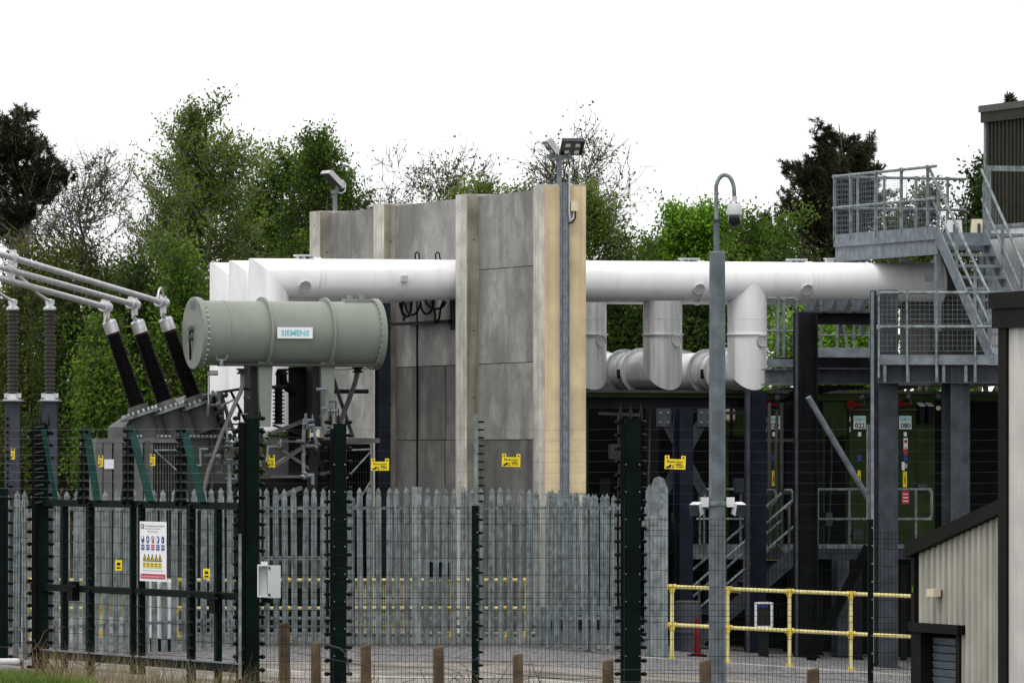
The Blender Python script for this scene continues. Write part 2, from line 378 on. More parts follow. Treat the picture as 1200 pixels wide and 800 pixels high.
# grey cable trunking, cable and junction box on the end face
pe = Plane((W0-D*.014), E)
b = MB(); b.prect(pe, 657.8, 214, 664, 748, .002, .06); b.build('trunking', 'galv_dull', wall)
b = MB(); b.prect(pe, 656, 214, 657, 748, .002, .07); b.prect(pe, 664.5, 214, 665.5, 748, .002, .07)
for y in range(232, 740, 38): c = pe.pt(660.5, y)-D*.062; b.lathe(c, -D, [(0,.018),(.008,.016)], 8)
b.build('trunking_edge', 'galv_dull', wall)
b = MB(); b.path([pe.pt(665,206)-D*.09, pe.pt(664.7,250)-D*.09, pe.pt(666,258)-D*.08, pe.pt(670,257)-D*.06, pe.pt(671.5,247)-D*.05], .014, 6)
b.build('cable', 'box_white', wall)
b = MB(); b.path([pe.pt(673,247)-D*.05, pe.pt(672.5,256)-D*.06, pe.pt(669,261)-D*.07, pe.pt(664,262)-D*.08], .012, 6); b.build('cable', 'black_paint', wall)
b = MB(); b.prect(pe, 667, 236, 675, 247.5, .002, .09); b.build('junction_box', 'box_cream', wall)
for px, y0, y1 in ((646,648,668), (657,646,668)):
    b = MB(); b.prect(pe, px, y0, px+8, y1, .002, .16); b.build('switch_box', 'box_white', wall)
# cables, bracket and looms where the duct passes through
pin = Plane((W0+E*.19), D)
b = MB(); b.prect(pin, 479, 376, 531, 379.5, .0, .09)
b.bar(pin.pt(531,378)-pin.n*.3, pin.pt(479,380)-pin.n*.3, .07, .05); b.build('cable_bracket', 'black_paint', wall)
for (x0, y0, x1, y1, sag) in ((477,352,490,352,20), (482,355,500,355,14), (500,352,516,352,16), (515,352,517,376,-3), (528,352,519,376,4), (480,352,480,376,3), (506,352,530,354,9), (476,352,487,370,7)):
    b = MB(); pts = []
    for i in range(9):
        t = i/8; q = pin.pt(x0+(x1-x0)*t, y0+(y1-y0)*t+sag*4*t*(1-t)); pts.append(q-pin.n*(.12+.02*math.sin(6*t)))
    b.path(pts, .02, 6); b.build('cable', 'black_paint', wall)
for cx in (494, 518):
    b = MB(); pts = [pin.pt(cx-2.4, 308)-pin.n*.06]+[pin.pt(cx-2.4*math.cos(t), 300-4.5*math.sin(t))-pin.n*.08 for t in [math.pi*i/6 for i in range(7)]]+[pin.pt(cx+2.4, 306)-pin.n*.06]
    b.path(pts, .012, 6); b.build('cable', 'black_paint', wall)
# flat dark plate stands in for the dark recess where the duct enters
b = MB(); b.span(W0, AXW, (4.16, 4.9, .17, .204, 5.05, 6.2)); b.build('dark_recess_plate', 'steel_dark', wall)
b = MB(); c = W0+D*6.6+E*.197; b.path([c+UZ*6.05, c+UZ*.2], .016, 6); b.build('cable', 'black_paint', wall)

# ================================================================== FLOODLIGHTS ON THE WALL
base = W0+D*.12+E*.30+UZ*7.28
fl = thing('floodlight_mast', 'pair of floodlights on a short post at the near end of the concrete wall', 'floodlight', base)
b = MB(); b.tube(base, base+UZ*.42, .042, 12); b.lathe(base, UZ, [(0,.09),(.03,.09),(.03,.05)], 12); b.build('post', 'galv_dull', fl)
b = MB(); b.box(base+UZ*.44, (.42,.06,.06), (E,D,UZ)); b.box(base+UZ*.50-E*.1, (.05,.1,.18), (E,D,UZ)); b.box(base+UZ*.50+E*.16, (.05,.1,.14), (E,D,UZ)); b.build('crossbar', 'galv_dull', fl)
def lamp_head(parent, c, facing, w, h, tilt, body_mat, leds=True, depth=.07):
    f = Vector(facing).normalized(); sd = f.cross(UZ).normalized(); f2 = (f*math.cos(tilt)-UZ*math.sin(tilt)).normalized(); up = sd.cross(f2).normalized()
    b = MB(); b.box(c, (w, depth, h), (sd, f2, up))
    for i in range(5): b.box(c-f2*(depth/2+.02)+sd*(w*(i-2)/6), (.008,.04,h*.8), (sd,f2,up))
    o = b.build('lamp_body', body_mat, parent, smooth=0)
    b = MB(); b.box(c+f2*(depth/2+.004), (w*.92,.006,h*.9), (sd, f2, up)); b.build('lens', 'glass_dark', o, origin=ORG[parent.name])
    if leds:
        for i in (-1, 1):
            for j in (-1, 1):
                b = MB(); b.box(c+f2*(depth/2+.009)+sd*(w*.22*i)+up*(h*.24*j), (w*.2,.006,h*.2), (sd, f2, up)); b.build('led_panel', 'led', o, origin=ORG[parent.name])
lamp_head(fl, base+UZ*.60+E*.18-D*.1, (.15,-1,0), .36, .34, R(52), 'steel_grey')
lamp_head(fl, base+UZ*.60-E*.16-D*.02, (-1,-.25,0), .34, .26, R(38), 'aluminium')
base = W0+D*11.45+E*.38+UZ*7.27
fl2 = thing('floodlight_mast', 'single grey floodlight on a short post at the far end of the concrete wall', 'floodlight', base)
b = MB(); b.tube(base, base+UZ*.38, .04, 12); b.box(base+UZ*.34, (.1,.12,.05), (E,D,UZ)); b.bar(base+UZ*.34+E*.03, base+UZ*.56+E*.06, .06, .06); b.build('post', 'galv_dull', fl2)
lamp_head(fl2, base+UZ*.56-E*.04, (-.85,-.52,0), .3, .40, R(48), 'aluminium', False)
b = MB(); b.path([base+E*.14+UZ*.56, base+E*.20+UZ*.48, base+E*.19+UZ*.36, base+E*.12+UZ*.32, base+E*.05+UZ*.34], .012, 6); b.build('cable', 'box_white', fl2)

# ================================================================== WHITE ROUND DUCTS
PD = Plane((P(520, 328, 102.4)), E)
RAD = .334
def disc(parent, c, nrm, r, material='box_white'):
    r = r*1.12
    b = MB(); b.lathe(c, nrm, [(0,r*.8),(.05,r*.8),(.05,r),(.085,r),(.085,r*.9),(.072,r*.88),(.072,r*.1)], 18)
    a, sd, u = frame(Vector(nrm))
    for i in range(8):
        th = 2*math.pi*i/8+.3; b.lathe(c+a*.085+(sd*math.cos(th)+u*math.sin(th))*r*.85, a, [(0,.012),(.018,.012)], 6)
    return b.build('inspection_cover', material, parent)
def ring(parent, c, ax, r, w, h, material='white_paint', name='collar'):
    b = MB(); b.lathe(c-ax*(w/2), ax, [(0,r),(0,r+h),(w,r+h),(w,r)], 32); return b.build(name, material, parent, smooth=40)
ducts = []
labels = ['foremost white round duct from the left elbow through the wall to the stairs',
          'white round duct whose stained grey drop hangs just left of the camera pole',
          'rearmost white round duct with its grey drop beside the tan wall end']
for i in range(3):
    pl = PD.off(1.2*i)
    ax_z = lambda px, py: PD.pt(px, py).z
    lx = (315, 291.5, 269)[i]; rx = (1097, 1092, 1090)[i]
    A = pl.pt(lx, 0); A.z = ax_z(315, 326.5); B = pl.pt(rx, 0); B.z = ax_z(1097, 331)
    root = thing('round_duct', labels[i], 'duct', (A.x, A.y, 0), 'white round ducts'); ducts.append(root)
    low = A.copy(); low.z = EYE-((505,512,518)[i]-HOR)*A.y/F
    b = MB(); b.path([low, A, B], RAD, 40); b.build('main_pipe', 'white_paint', root, smooth=30)
    ax = (B-A).normalized()
    for px in (367, 817, 943):
        c = pl.pt(px, 0); c.z = A.z+(B.z-A.z)*((c-A).length/(B-A).length); ring(root, c, ax, RAD-.001, .03, .02)
        ring(root, c+ax*.10, ax, RAD-.001, .015, .008)
        if i == 0:
            b = MB(); b.box(c+UZ*(RAD+.035)-ax*.15, (.34,.16,.03), (ax, -ax.cross(UZ), UZ))
            for q in (-.12,.02,.12): b.box(c+UZ*(RAD+.015)-ax*(.15+q), (.03,.12,.07), (ax, -ax.cross(UZ), UZ))
            b.build('lifting_lug', 'box_white', root)
            th = R(-25); n = -D*math.cos(th)+UZ*math.sin(th); disc(root, c-ax*(.09 if px > 500 else .25)+n*(RAD-.06), n, .092)
    if i == 0:
        for px in (465, 1078):
            c = pl.pt(px, 327); b = MB(); b.box(c-D*(RAD+.02), (.1,.1,.1), (E,D,UZ)); b.build('terminal_box', 'box_white', root)
        ring(root, B, ax, RAD-.001, .05, .07)
        for px in (972, 1060):
            c = pl.pt(px, 0); c.z = A.z+RAD+.02; b = MB(); b.box(c+UZ*.03, (.13,.1,.10), (E,D,UZ)); b.box(c+UZ*.085, (.17,.14,.02), (E,D,UZ)); b.build('vent_cap', 'box_white', root)
    # the drop to the lower ducts
    dx = (875.5, 776.5, 688)[i]
    T = pl.pt(dx, 0); T.z = A.z+(B.z-A.z)*.72; Lw = T.copy(); Lw.z = EYE-(434-HOR)*T.y/F
    mt = 'white_paint' if i == 0 else 'grey_duct'
    b = MB(); b.path([T, Lw, Lw+D*5.5], RAD, 40); b.build('drop_pipe', mt, root, smooth=30)
    for s_, w_, h_ in ((.95,.04,.07),(1.75,.05,.06),(1.35,.02,.02),(2.9,.05,.06)): ring(root, Lw+D*s_, D, RAD-.001, w_, h_, 'grey_duct')
    b = MB(); b.box(Lw+D*1.1-E*(RAD+.02)-UZ*.05, (.06,.12,.16), (E,D,UZ)); b.build('bracket', 'steel_dark', root)
    z = lambda py: EYE-(py-HOR)*T.y/F
    for py, h, w in ((373.5, .004, .012), (392, .03, .018)):
        c = T.copy(); c.z = z(py); ring(root, c, UZ, RAD-.001, w, h, mt)
    c = T.copy(); c.z = z(399.5); disc(root, c-D*(RAD-.05)*.92+E*(.12), -D+E*.15, .092)
# ================================================================== TRANSFORMER
TP = Plane(P(228, 530, 96.5), E)
tr = thing('transformer', 'large grey power transformer with a green-grey oil tank and three black bushings', 'transformer', (TP.pt(330, 0).x, TP.pt(330, 0).y, 0))
TO = ORG[tr.name]
A = TP.pt(229.5, 390); B = TP.pt(436, 0); B.z = A.z; ax = E.copy(); LEN = (B-A).length
b = MB(); b.tube(A, B, .51, 56); cons = b.build('oil_tank', 'tank_paint', tr, smooth=30)
def sub(bm, name, material, parent, **k): return bm.build(name, material, parent, origin=TO, **k)
for c, sgn in ((A, -1), (B, 1)):
    b = MB(); b.lathe(c, ax*sgn, [(-.02,.50),(-.02,.565),(.07,.565),(.07,.50)] if sgn > 0 else [(-.02,.50),(-.02,.565),(.05,.565),(.05,.50)], 56); sub(b, 'end_flange', 'tank_paint', cons, smooth=30)
    b = MB(); a, sd, u = frame(ax)
    for i in range(36):
        th = 2*math.pi*i/36; q = c+(sd*math.cos(th)+u*math.sin(th))*.545
        b.lathe(q-ax*.035, ax, [(0,.011),(.10,.011)], 6)
    sub(b, 'flange_bolts', 'silver', cons, kind='stuff')
b = MB(); b.lathe(A+ax*.42, ax, [(0,.508),(.004,.516),(.02,.516),(.024,.508)], 56); sub(b, 'weld_seam', 'tank_paint', cons)
b = MB(); b.path([A-ax*.06+UZ*.05+D*.0, A-ax*.10+UZ*.02, A-ax*.10-UZ*.12, A-ax*.07-UZ*.25+D*.08, A-ax*.06-UZ*.42+D*.1], .016, 6); sub(b, 'gauge_cable', 'black_paint', cons)
b = MB(); b.lathe(A-ax*.05+UZ*.06, -ax, [(0,.06),(.05,.06),(.07,.03)], 12); b.lathe(A-ax*.05-UZ*.08, -ax, [(0,.045),(.07,.045)], 10); sub(b, 'oil_gauge', 'mid_grey', cons)
b = MB(); b.box(A-ax*.052+UZ*.44, (.006,.24,.12), (ax, D, UZ)); sub(b, 'label_plate', 'slat_blue', cons)
for px in (307, 380):
    c = TP.pt(px, 0); c.z = A.z; b = MB(); b.lathe(c-ax*.02, ax, [(0,.508),(0,.575),(.035,.575),(.035,.508)], 56); sub(b, 'hoop', 'tank_paint', cons, smooth=30)
    # bracket and leg
    d = -D*.20
    def q(px, py, off): v = TP.pt(px, py)+d*off; return v
    b = MB()
    zt, zb = EYE-(424-HOR)*c.y/F, EYE-(500-HOR)*c.y/F
    pts = [c+E*-.14, c+E*.14, c+E*.09, c+E*-.09]
    w0, w1 = .12, .085
    cx = c-E*.02
    vs = []
    for (z, w) in ((zb, w1), (zt, w0)):
        for (e, dd) in ((-w, -.24), (w, -.24), (w, .24), (-w, .24)):
            v = cx+E*e+D*dd; v.z = z; vs.append(v)
    b.hexa(vs); sub(b, 'tank_leg', 'tank_paint', tr, smooth=0)
    b = MB()
    v = cx+E*-.16+D*.02; v.z = (zb+zt)/2; b.box(v, (.12,.34,zt-zb), (E,D,UZ)); sub(b, 'leg_web', 'dark_tank', tr)
# sign on the tank
n = (-D*math.cos(R(12))-UZ*math.sin(R(0))).normalized()
s0 = TP.pt(312.5, 397); s0 = s0-D*.52; b = MB(); wd = (TP.pt(353.5,397)-TP.pt(312.5,397)).length
hh = 13*TP.pt(345,0).y/F
b.span(s0, (E, -D, UZ), (0, wd, 0, .025, 0, hh)); sub(b, 'nameplate', 'sign_white', cons)
lettering('SIEMENS', s0-D*.026+E*.06+UZ*hh*.24, E, UZ, wd-.12, hh*.52, 'ink_teal', cons, bold=.02)
# top and bottom fittings of the tank
for px in (410, 424):
    c = TP.pt(px, 0); c.z = A.z+.51; b = MB(); b.box(c+UZ*.02, (.22,.2,.05), (E,D,UZ)); b.box(c+UZ*.07, (.05,.12,.08), (E,D,UZ)); sub(b, 'hatch', 'tank_paint', tr)
b = MB(); p0 = TP.pt(248, 427.5)-D*.3; p1 = TP.pt(440, 0)-D*.3; p1.z = p0.z; b.tube(p0, p1, .022, 8); sub(b, 'drain_pipe', 'mid_grey', tr)
c = TP.pt(250, 422)-D*.42; b = MB(); b.path([c-E*.1+UZ*.08, c-E*.07, c+E*.07, c+E*.1+UZ*.08], .013, 6); b.tube(c, c-UZ*.1, .03, 8); sub(b, 'drain_valve', 'galv', tr)
# main tank, stepped turret box and radiators
MP = Plane(P(330, 530, 97.6), E)
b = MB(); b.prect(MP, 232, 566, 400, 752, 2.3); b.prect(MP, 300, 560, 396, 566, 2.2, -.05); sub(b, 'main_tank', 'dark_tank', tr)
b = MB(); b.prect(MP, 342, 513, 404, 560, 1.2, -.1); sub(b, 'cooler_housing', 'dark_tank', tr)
b = MB()
for x in range(244, 400, 24): b.prect(MP, x, 572, x+4, 750, .0, .12)
sub(b, 'tank_stiffener', 'dark_tank', tr)
b = MB(); b.prect(MP, 236, 600, 398, 606, .0, .16); sub(b, 'tank_rail', 'mid_grey', tr)
# sloped turret housing with three bushings
up_ax = (P(128, 380, 97)-P(165, 478, 97)).normalized()
caps = [((128.5, 379), (163, 482), 97.0), ((161.5, 379), (195, 477), 97.15), ((194.5, 376), (229, 471), 97.3)]
b = MB(); poly = [MP.pt(150, 600), MP.pt(150, 500), MP.pt(168, 487), MP.pt(245, 461), MP.pt(262, 470), MP.pt(268, 600)]
b.prism(poly, MP.n*1.1); sub(b, 'turret_housing', 'mid_grey', tr, smooth=0)
for i, (tp, bt, Y) in enumerate(caps):
    b0 = P(bt[0], bt[1], Y-.1); t0 = P(tp[0], tp[1], Y-.1); a = (t0-b0).normalized(); L = (t0-b0).length
    b = MB(); b.lathe(b0-a*.5, a, [(0,.2),(.44,.2)], 24); tur = sub(b, 'turret', 'mid_grey', tr)
    b = MB(); b.lathe(b0-a*.05, a, [(-.03,.2),(-.03,.325),(.012,.325),(.012,.2)], 32)
    fl_ = sub(b, 'turret_flange', 'galv', tr, smooth=30)
    b = MB(); aa, sd, u = frame(a)
    for k in range(20):
        th = 2*math.pi*k/20; b.lathe(b0-a*.03+(sd*math.cos(th)+u*math.sin(th))*.28, a, [(0,.018),(.045,.018)], 6)
    sub(b, 'flange_bolts', 'silver', fl_, kind='stuff')
    b = MB(); b.lathe(b0, a, [(-.03,.2),(.06,.17),(.10,.15)], 20); bush = sub(b, 'bushing', 'mid_grey', tr)
    n = 26; y0 = .10; y1 = L-.19; prof = [(y0,.10)]
    for k in range(n):
        t = y0+(y1-y0)*(k+.5)/n; r = .148-.022*k/n; prof += [(t-.012,.108-.015*k/n),(t-.004,r),(t+.004,r),(t+.018,.108-.015*k/n)]
    prof.append((y1, .09)); b = MB(); b.lathe(b0, a, prof, 24); sub(b, 'sheds', 'black_glaze', bush, smooth=25)
    b = MB(); b.lathe(b0, a, [(L-.19,.108),(L-.17,.108),(L-.17,.10),(L-.08,.10)], 24); sub(b, 'neck', 'red_dark', bush)
    b = MB(); b.lathe(b0, a, [(L-.16,.112),(L+.02,.112),(L+.05,.09),(L+.055,.03)], 24); sub(b, 'cap', 'silver', bush, smooth=30)
for x in (184, 214, 246):
    b = MB(); b.prect(MP, x, 492 if x > 200 else 500, x+3, 600, .0, .05); sub(b, 'housing_rib', 'mid_grey', tr)
b = MB(); b.prect(MP, 152, 509, 266, 512.5, .0, .07); hf = sub(b, 'housing_flange', 'strut_grey', tr)
b = MB()
for i in range(24): b.lathe(MP.pt(154+i*4.8, 510.7)-D*.07, -D, [(0,.016),(.02,.016)], 6)
sub(b, 'flange_bolts', 'silver', hf, kind='stuff')
rs = random.Random(5)
for i in range(26):                                        # small pipes, cables and fittings round the tank legs
    x0 = rs.uniform(238, 300) if i < 14 else rs.uniform(318, 400); y0 = rs.uniform(455, 545); fr = rs.uniform(.1, .4); pts = [(x0, y0)]
    for j in range(3):
        a_, b_ = pts[-1]; pts.append((a_+rs.choice((-1, 1))*rs.uniform(4, 16), b_) if (j+i) % 2 else (a_+rs.uniform(-2, 2), b_+rs.uniform(8, 26)))
    pipe_r = rs.uniform(.012, .032)
    b = MB(); b.path([TP.pt(x, y)-D*fr for x, y in pts], pipe_r, 6); sub(b, 'oil_pipe', rs.choice(['strut_grey','mid_grey','dark_tank','galv_dull']), tr)
    if i % 2 == 0:
        c = TP.pt(*pts[1])-D*fr; b = MB(); b.lathe(c, (rs.uniform(-1,1), -.4, rs.uniform(-1,1)), [(-.05,.03),(-.05,.055),(-.02,.055),(-.02,.03),(.03,.03),(.03,.055),(.05,.055)], 9); sub(b, 'valve', rs.choice(['strut_grey','mid_grey','galv_dull']), tr)
# left radiator bank: header and fins
RP = Plane(P(165, 530, 96.2), E)
b = MB(); b.prect(RP, 113, 514, 216, 518.5, .9); rb = sub(b, 'radiator_header', 'strut_grey', tr)
for i, (x0, x1) in enumerate([(112,120)]+[(121.5+i*12, 131.5+i*12) for i in range(5)]):
    b = MB(); b.prect(RP, x0, 519, x1, 690, .85, -.01*(i % 2)); sub(b, 'radiator_fin', 'strut_grey', tr)
for i in range(10):
    b = MB(); x = 181+i*3.3; b.prect(RP, x, 519, x+1.3, 640, .8, -.02); sub(b, 'radiator_fin', 'mid_grey', tr)
b = MB(); b.bar(RP.pt(180, 527), RP.pt(216, 527), .03, .03); b.bar(RP.pt(181, 528)-D*.04, RP.pt(212, 556)-D*.04, .02, .02); sub(b, 'radiator_brace', 'galv', tr)
b = MB(); b.prect(RP, 170, 516, 176, 600, .8, .01); b.prect(RP, 209, 516, 215, 600, .8, .01); sub(b, 'radiator_frame', 'mid_grey', tr)
b = MB(); b.prect(RP, 122, 528+10, 133, 549, .0, .02); sub(b, 'label_plate', 'sign_white', tr)
# right radiator bank (dark) beyond the gate post
RQ = Plane(P(420, 530, 97.2), E)
b = MB(); b.prect(RQ, 405, 513, 436, 519, .7); sub(b, 'radiator_header', 'mid_grey', tr)
for i in range(9):
    b = MB(); x = 405+i*3.4; b.prect(RQ, x, 520, x+1.6, 690, .7); sub(b, 'radiator_fin', 'black_paint', tr)
b = MB(); b.bar(RQ.pt(405, 560)-D*.05, RQ.pt(434, 528)-D*.05, .02, .02); b.bar(RQ.pt(405, 527)-D*.05, RQ.pt(434, 526)-D*.05, .02, .02); b.bar(RQ.pt(411, 600)-D*.05, RQ.pt(434, 562)-D*.05, .02, .02); sub(b, 'radiator_brace', 'galv', tr)
# pipework
def pipe_(name, pts, r, material, pl=TP, front=.1, n=8):
    b = MB(); b.path([pl.pt(x, y)-D*front for x, y in pts], r, n); return sub(b, name, material, tr)
pipe_('oil_pipe', [(277,436),(277,452),(275,460),(270,470),(254,506),(237,552),(230,585)], .033, 'strut_grey', front=.3)
pipe_('oil_pipe', [(424,434),(421,448),(413,470),(401,500),(396,520)], .04, 'mid_grey', front=-.2)
pipe_('oil_pipe', [(394,430),(404,462),(414,492),(421,512)], .03, 'steel_grey', front=-.3)
pipe_('oil_pipe', [(240,468),(256,460),(285,455.5),(338,452)], .022, 'dark_tank', front=-.1)
pipe_('oil_pipe', [(246,462),(246,475),(252,492),(262,515)], .03, 'black_paint', front=.2)
pipe_('oil_pipe', [(268,458),(280,482),(286,495)], .022, 'black_paint', front=.1)
pipe_('oil_pipe', [(256,460),(265,490),(272,508)], .03, 'mid_grey', front=.12)
pipe_('oil_pipe', [(251,475),(262,472),(270,468)], .016, 'galv', front=.2)
pipe_('oil_pipe', [(336,436),(337,448),(342,455),(352,459)], .06, 'black_paint', front=-.2, n=12)
b = MB(); b.prect(TP, 345, 430, 367, 560, .3, -.3); sub(b, 'riser_duct', 'dark_tank', tr)
pipe_('cross_pipe', [(380,458),(446,458)], .035, 'steel_dark', front=-.6)
for x, y in ((277,434),(336,434),(424,432)):
    b = MB(); c = TP.pt(x, y)-D*(.3 if x == 277 else -.2); b.lathe(c, UZ, [(-.06,.05),(-.06,.085),(-.03,.085),(-.03,.06),(.0,.06),(.0,.09),(.03,.09)], 12); sub(b, 'valve', 'dark_tank', tr)
b = MB(); c = TP.pt(331, 497)+D*.2; prof = [(0,.06)]
for k in range(10): prof += [(k*.06+.01,.06),(k*.06+.02,.10),(k*.06+.03,.10),(k*.06+.04,.06)]
b.lathe(c, UZ, prof+[(.64,.04),(.78,.04),(.78,.06),(.86,.03)], 14); sub(b, 'neutral_bushing', 'black_glaze', tr, smooth=25)
for (x0,y0,x1,y1,w,m_) in ((308,508,352,492,.09,'mid_grey'),(310,548,362,514,.09,'mid_grey'),(309,519,355,549,.08,'mid_grey'),(308,558,354,558,.07,'mid_grey'),(306,510,345,513,.05,'dark_tank'),
                          (312,498,350,511,.05,'dark_tank'),(313,585,346,571,.10,'mid_grey'),(366,555,384,553,.09,'mid_grey'),(362,512,358,575,.16,'dark_tank'),(374,506,402,516,.08,'mid_grey'),(356,516,372,560,.12,'dark_tank'),
                          (400,517,436,516,.12,'mid_grey'),(300,517,345,517,.06,'mid_grey')):
    b = MB(); b.bar(MP.pt(x0, y0)-D*.35, MP.pt(x1, y1)-D*(.30), w, w*.6); sub(b, 'strut', 'strut_grey' if m_ == 'mid_grey' else m_, tr, smooth=0)
# fittings by the left leg: valve cluster on a post
c = TP.pt(262, 530)-D*.2
b = MB(); b.prect(TP, 257, 526.5, 269, 538, .15, .25); b.prect(TP, 255, 540, 271, 543, .2, .3); sub(b, 'valve_box', 'mid_grey', tr)
b = MB(); p0 = TP.pt(263, 543)-D*.25; p1 = p0.copy(); p1.z = .2; b.tube(p0, p1, .038, 10); sub(b, 'valve_post', 'galv', tr)
for x, y, r in ((239,534,.05),(247,534,.04),(252,530,.05),(266,512,.06),(258,514,.05),(272,516,.05),(257,495,.05),(250,484,.04),(246,462,.06),(257,463,.035),(284,466,.03)):
    b = MB(); c = TP.pt(x, y)-D*(.22+random.uniform(0,.1)); b.lathe(c, (.8,-.3,random.uniform(-.3,.3)), [(-.05,r*.7),(-.05,r),(-.025,r),(-.025,r*.6),(.03,r*.6),(.03,r),(.055,r)], 10); sub(b, 'flange', random.choice(['mid_grey','dark_tank','galv']), tr)
b = MB(); c = TP.pt(250, 437); b.tube(c-E*.09, c+E*.07, .04, 10); b.tube(c-E*.08, c-E*.08-UZ*.55, .012, 6); sub(b, 'breather', 'silver', tr)
# dark blue steel column between transformer and wall
c0 = P(448.5, 530, 100.5); c0.z = 0
sc = thing('steel_column', 'dark blue steel column standing between the oil tank and the concrete wall', 'column', c0)
zt = EYE+175*100.5/F; b = MB()
b.box(c0+UZ*zt/2-D*.1, (.2,.016,zt), (E,D,UZ)); b.box(c0+UZ*zt/2+D*.1, (.2,.016,zt), (E,D,UZ)); b.build('flange', 'steel_navy', sc)
b = MB(); b.box(c0+UZ*zt/2, (.012,.182,zt), (E,D,UZ)); b.build('web', 'steel_navy', sc)
b = MB(); b.box(c0+UZ*.02, (.34,.34,.03), (E,D,UZ)); b.build('base_plate', 'steel_navy', sc)

# ================================================================== BUSBARS AND ARRESTERS
tubes = [((0,297.5),(194,355.5),'uppermost aluminium busbar tube with a cable loop at its right end'), ((0,313),(160,357.5),'middle aluminium busbar tube ending over the central bushing'), ((0,326),(127,360.5),'lowest aluminium busbar tube ending over the left bushing')]
for i, (l, r, lab) in enumerate(tubes):
    Yr = caps[2-i][2]-.1; a = P(r[0], r[1], Yr); c = P(l[0], l[1], 91.0); dr = (c-a).normalized()
    c2 = c+dr*1.6
    root = thing('busbar', lab, 'busbar', a, 'aluminium busbar tubes')
    b = MB(); b.tube(a, c2, .047, 16); b.build('tube', 'aluminium', root)
    b = MB(); b.lathe(a, -dr, [(-.01,.050),(.012,.050),(.02,.03)], 16); b.build('end_cap', 'aluminium', root)
    if i < 2:
        q = c.lerp(a, .075); b = MB(); b.lathe(q-dr*.05, dr, [(0,.047),(0,.082),(.10,.082),(.10,.047)], 12); b.box(q+UZ*.09, (.10,.05,.06)); b.box(q-UZ*.10, (.12,.06,.08)); b.build('clamp', 'silver', root)
    # clamp, flexible link down to the bushing
    for f in ((.06,.32) if i else (.06,.30)):
        q = a+dr*f*.9; b = MB(); b.lathe(q-dr*.04, dr, [(0,.052),(0,.085),(.08,.085),(.08,.052)], 12); b.box(q+UZ*.08, (.08,.04,.06)); b.build('clamp', 'silver', root)
    tp = caps[2-i]; t0 = P(tp[0][0], tp[0][1], tp[2]-.1); q = a+dr*.1
    b = MB(); b.bar(q-UZ*.04, q-UZ*.17, .10, .025); b.path([q-UZ*.15, q-UZ*.2-UX*.02, t0+up_ax*.05], .03, 6); b.box(t0+up_ax*.06, (.1,.08,.05)); b.build('link', 'silver', root)
    if i == 0:
        b = MB(); s_ = a+dr*.33; e_ = a+dr*.07; pts = [s_.lerp(e_, t)+UZ*(.05+.17*math.sin(math.pi*t)**.6) for t in [k/8 for k in range(9)]]; b.path(pts, .018, 8); b.build('cable_loop', 'silver', root)
for k, px in enumerate((15, 58.5)):
    Y = 94.6; base = P(px, 469, Y); g = Vector((base.x, base.y, gz(base.x, base.y)))
    post = thing('steel_post', ['wide grey steel post at the left edge with a column of bolt holes', 'grey steel post second from the left carrying a finned arrester'][k], 'post', g, 'steel arrester posts')
    h = base.z-g.z; b = MB(); b.box(g+UZ*h/2-UY*.11, (.235,.016,h)); b.box(g+UZ*h/2+UY*.11, (.235,.016,h)); b.build('flange', 'steel_grey' if k else 'steel_grey', post)
    b = MB(); b.box(g+UZ*h/2, (.014,.204,h)); b.build('web', 'steel_grey', post)
    b = MB(); b.box(g+UZ*(h-.008), (.36,.36,.016)); b.build('top_plate', 'galv_dull', post)
    b = MB()
    if k == 0:
        for j in range(24): b.lathe(g+UZ*(h-.28-j*.102)-UX*.07-UY*.118, -UY, [(0,.022),(.016,.022)], 8)
    else:
        for j in (-.02, .1): b.lathe(g+UZ*(h-.40-j)-UX*.08-UY*.118, -UY, [(0,.04),(.04,.04)], 8)
    b.build('bolt', 'black_paint', post, kind='stuff')
    if k == 1:
        b = MB(); b.path([base-UX*.12+UZ*.06, base-UX*.2+UZ*.07, base-UX*.28, base-UX*.29-UZ*.3], .012, 6); b.build('earth_cable', 'black_paint', post)
    root = thing('surge_arrester', ['finned grey surge arrester on the leftmost steel post', 'finned grey surge arrester on the second steel post, tied up to the busbars'][k], 'arrester', base, 'finned surge arresters')
    b = MB(); b.lathe(base, UZ, [(.0,.15),(.02,.15),(.02,.09),(.10,.085)], 16); b.box(base+UZ*.075, (.26,.10,.07)); b.build('foot', 'silver', root)
    n = 21; top = P(px, 363, Y).z-base.z; prof = [(.10,.07)]
    for j in range(n):
        t = .12+(top-.14)*j/(n-1); prof += [(t-.016,.065),(t-.008,.088),(t+.006,.088),(t+.018,.065)]
    b = MB(); b.lathe(base, UZ, prof, 18); b.build('sheds', 'shed_grey', root, smooth=25)
    b = MB(); b.lathe(base, UZ, [(top,.06),(top,.10),(top+.03,.10),(top+.06,.06),(top+.16,.05),(top+.17,.02)], 16); b.box(base+UZ*(top+.12), (.14,.06,.07)); b.build('cap', 'silver', root)
    b = MB(); t = base+UZ*(top+.13)
    if k: b.path([t, P(45,345,93.8), P(30,330,92.6), P(15,318,91.8)], .022, 8)
    else: b.path([t, P(6,348,93.6), P(-12,336,92.5)], .022, 8)
    b.build('down_lead', 'silver', root)

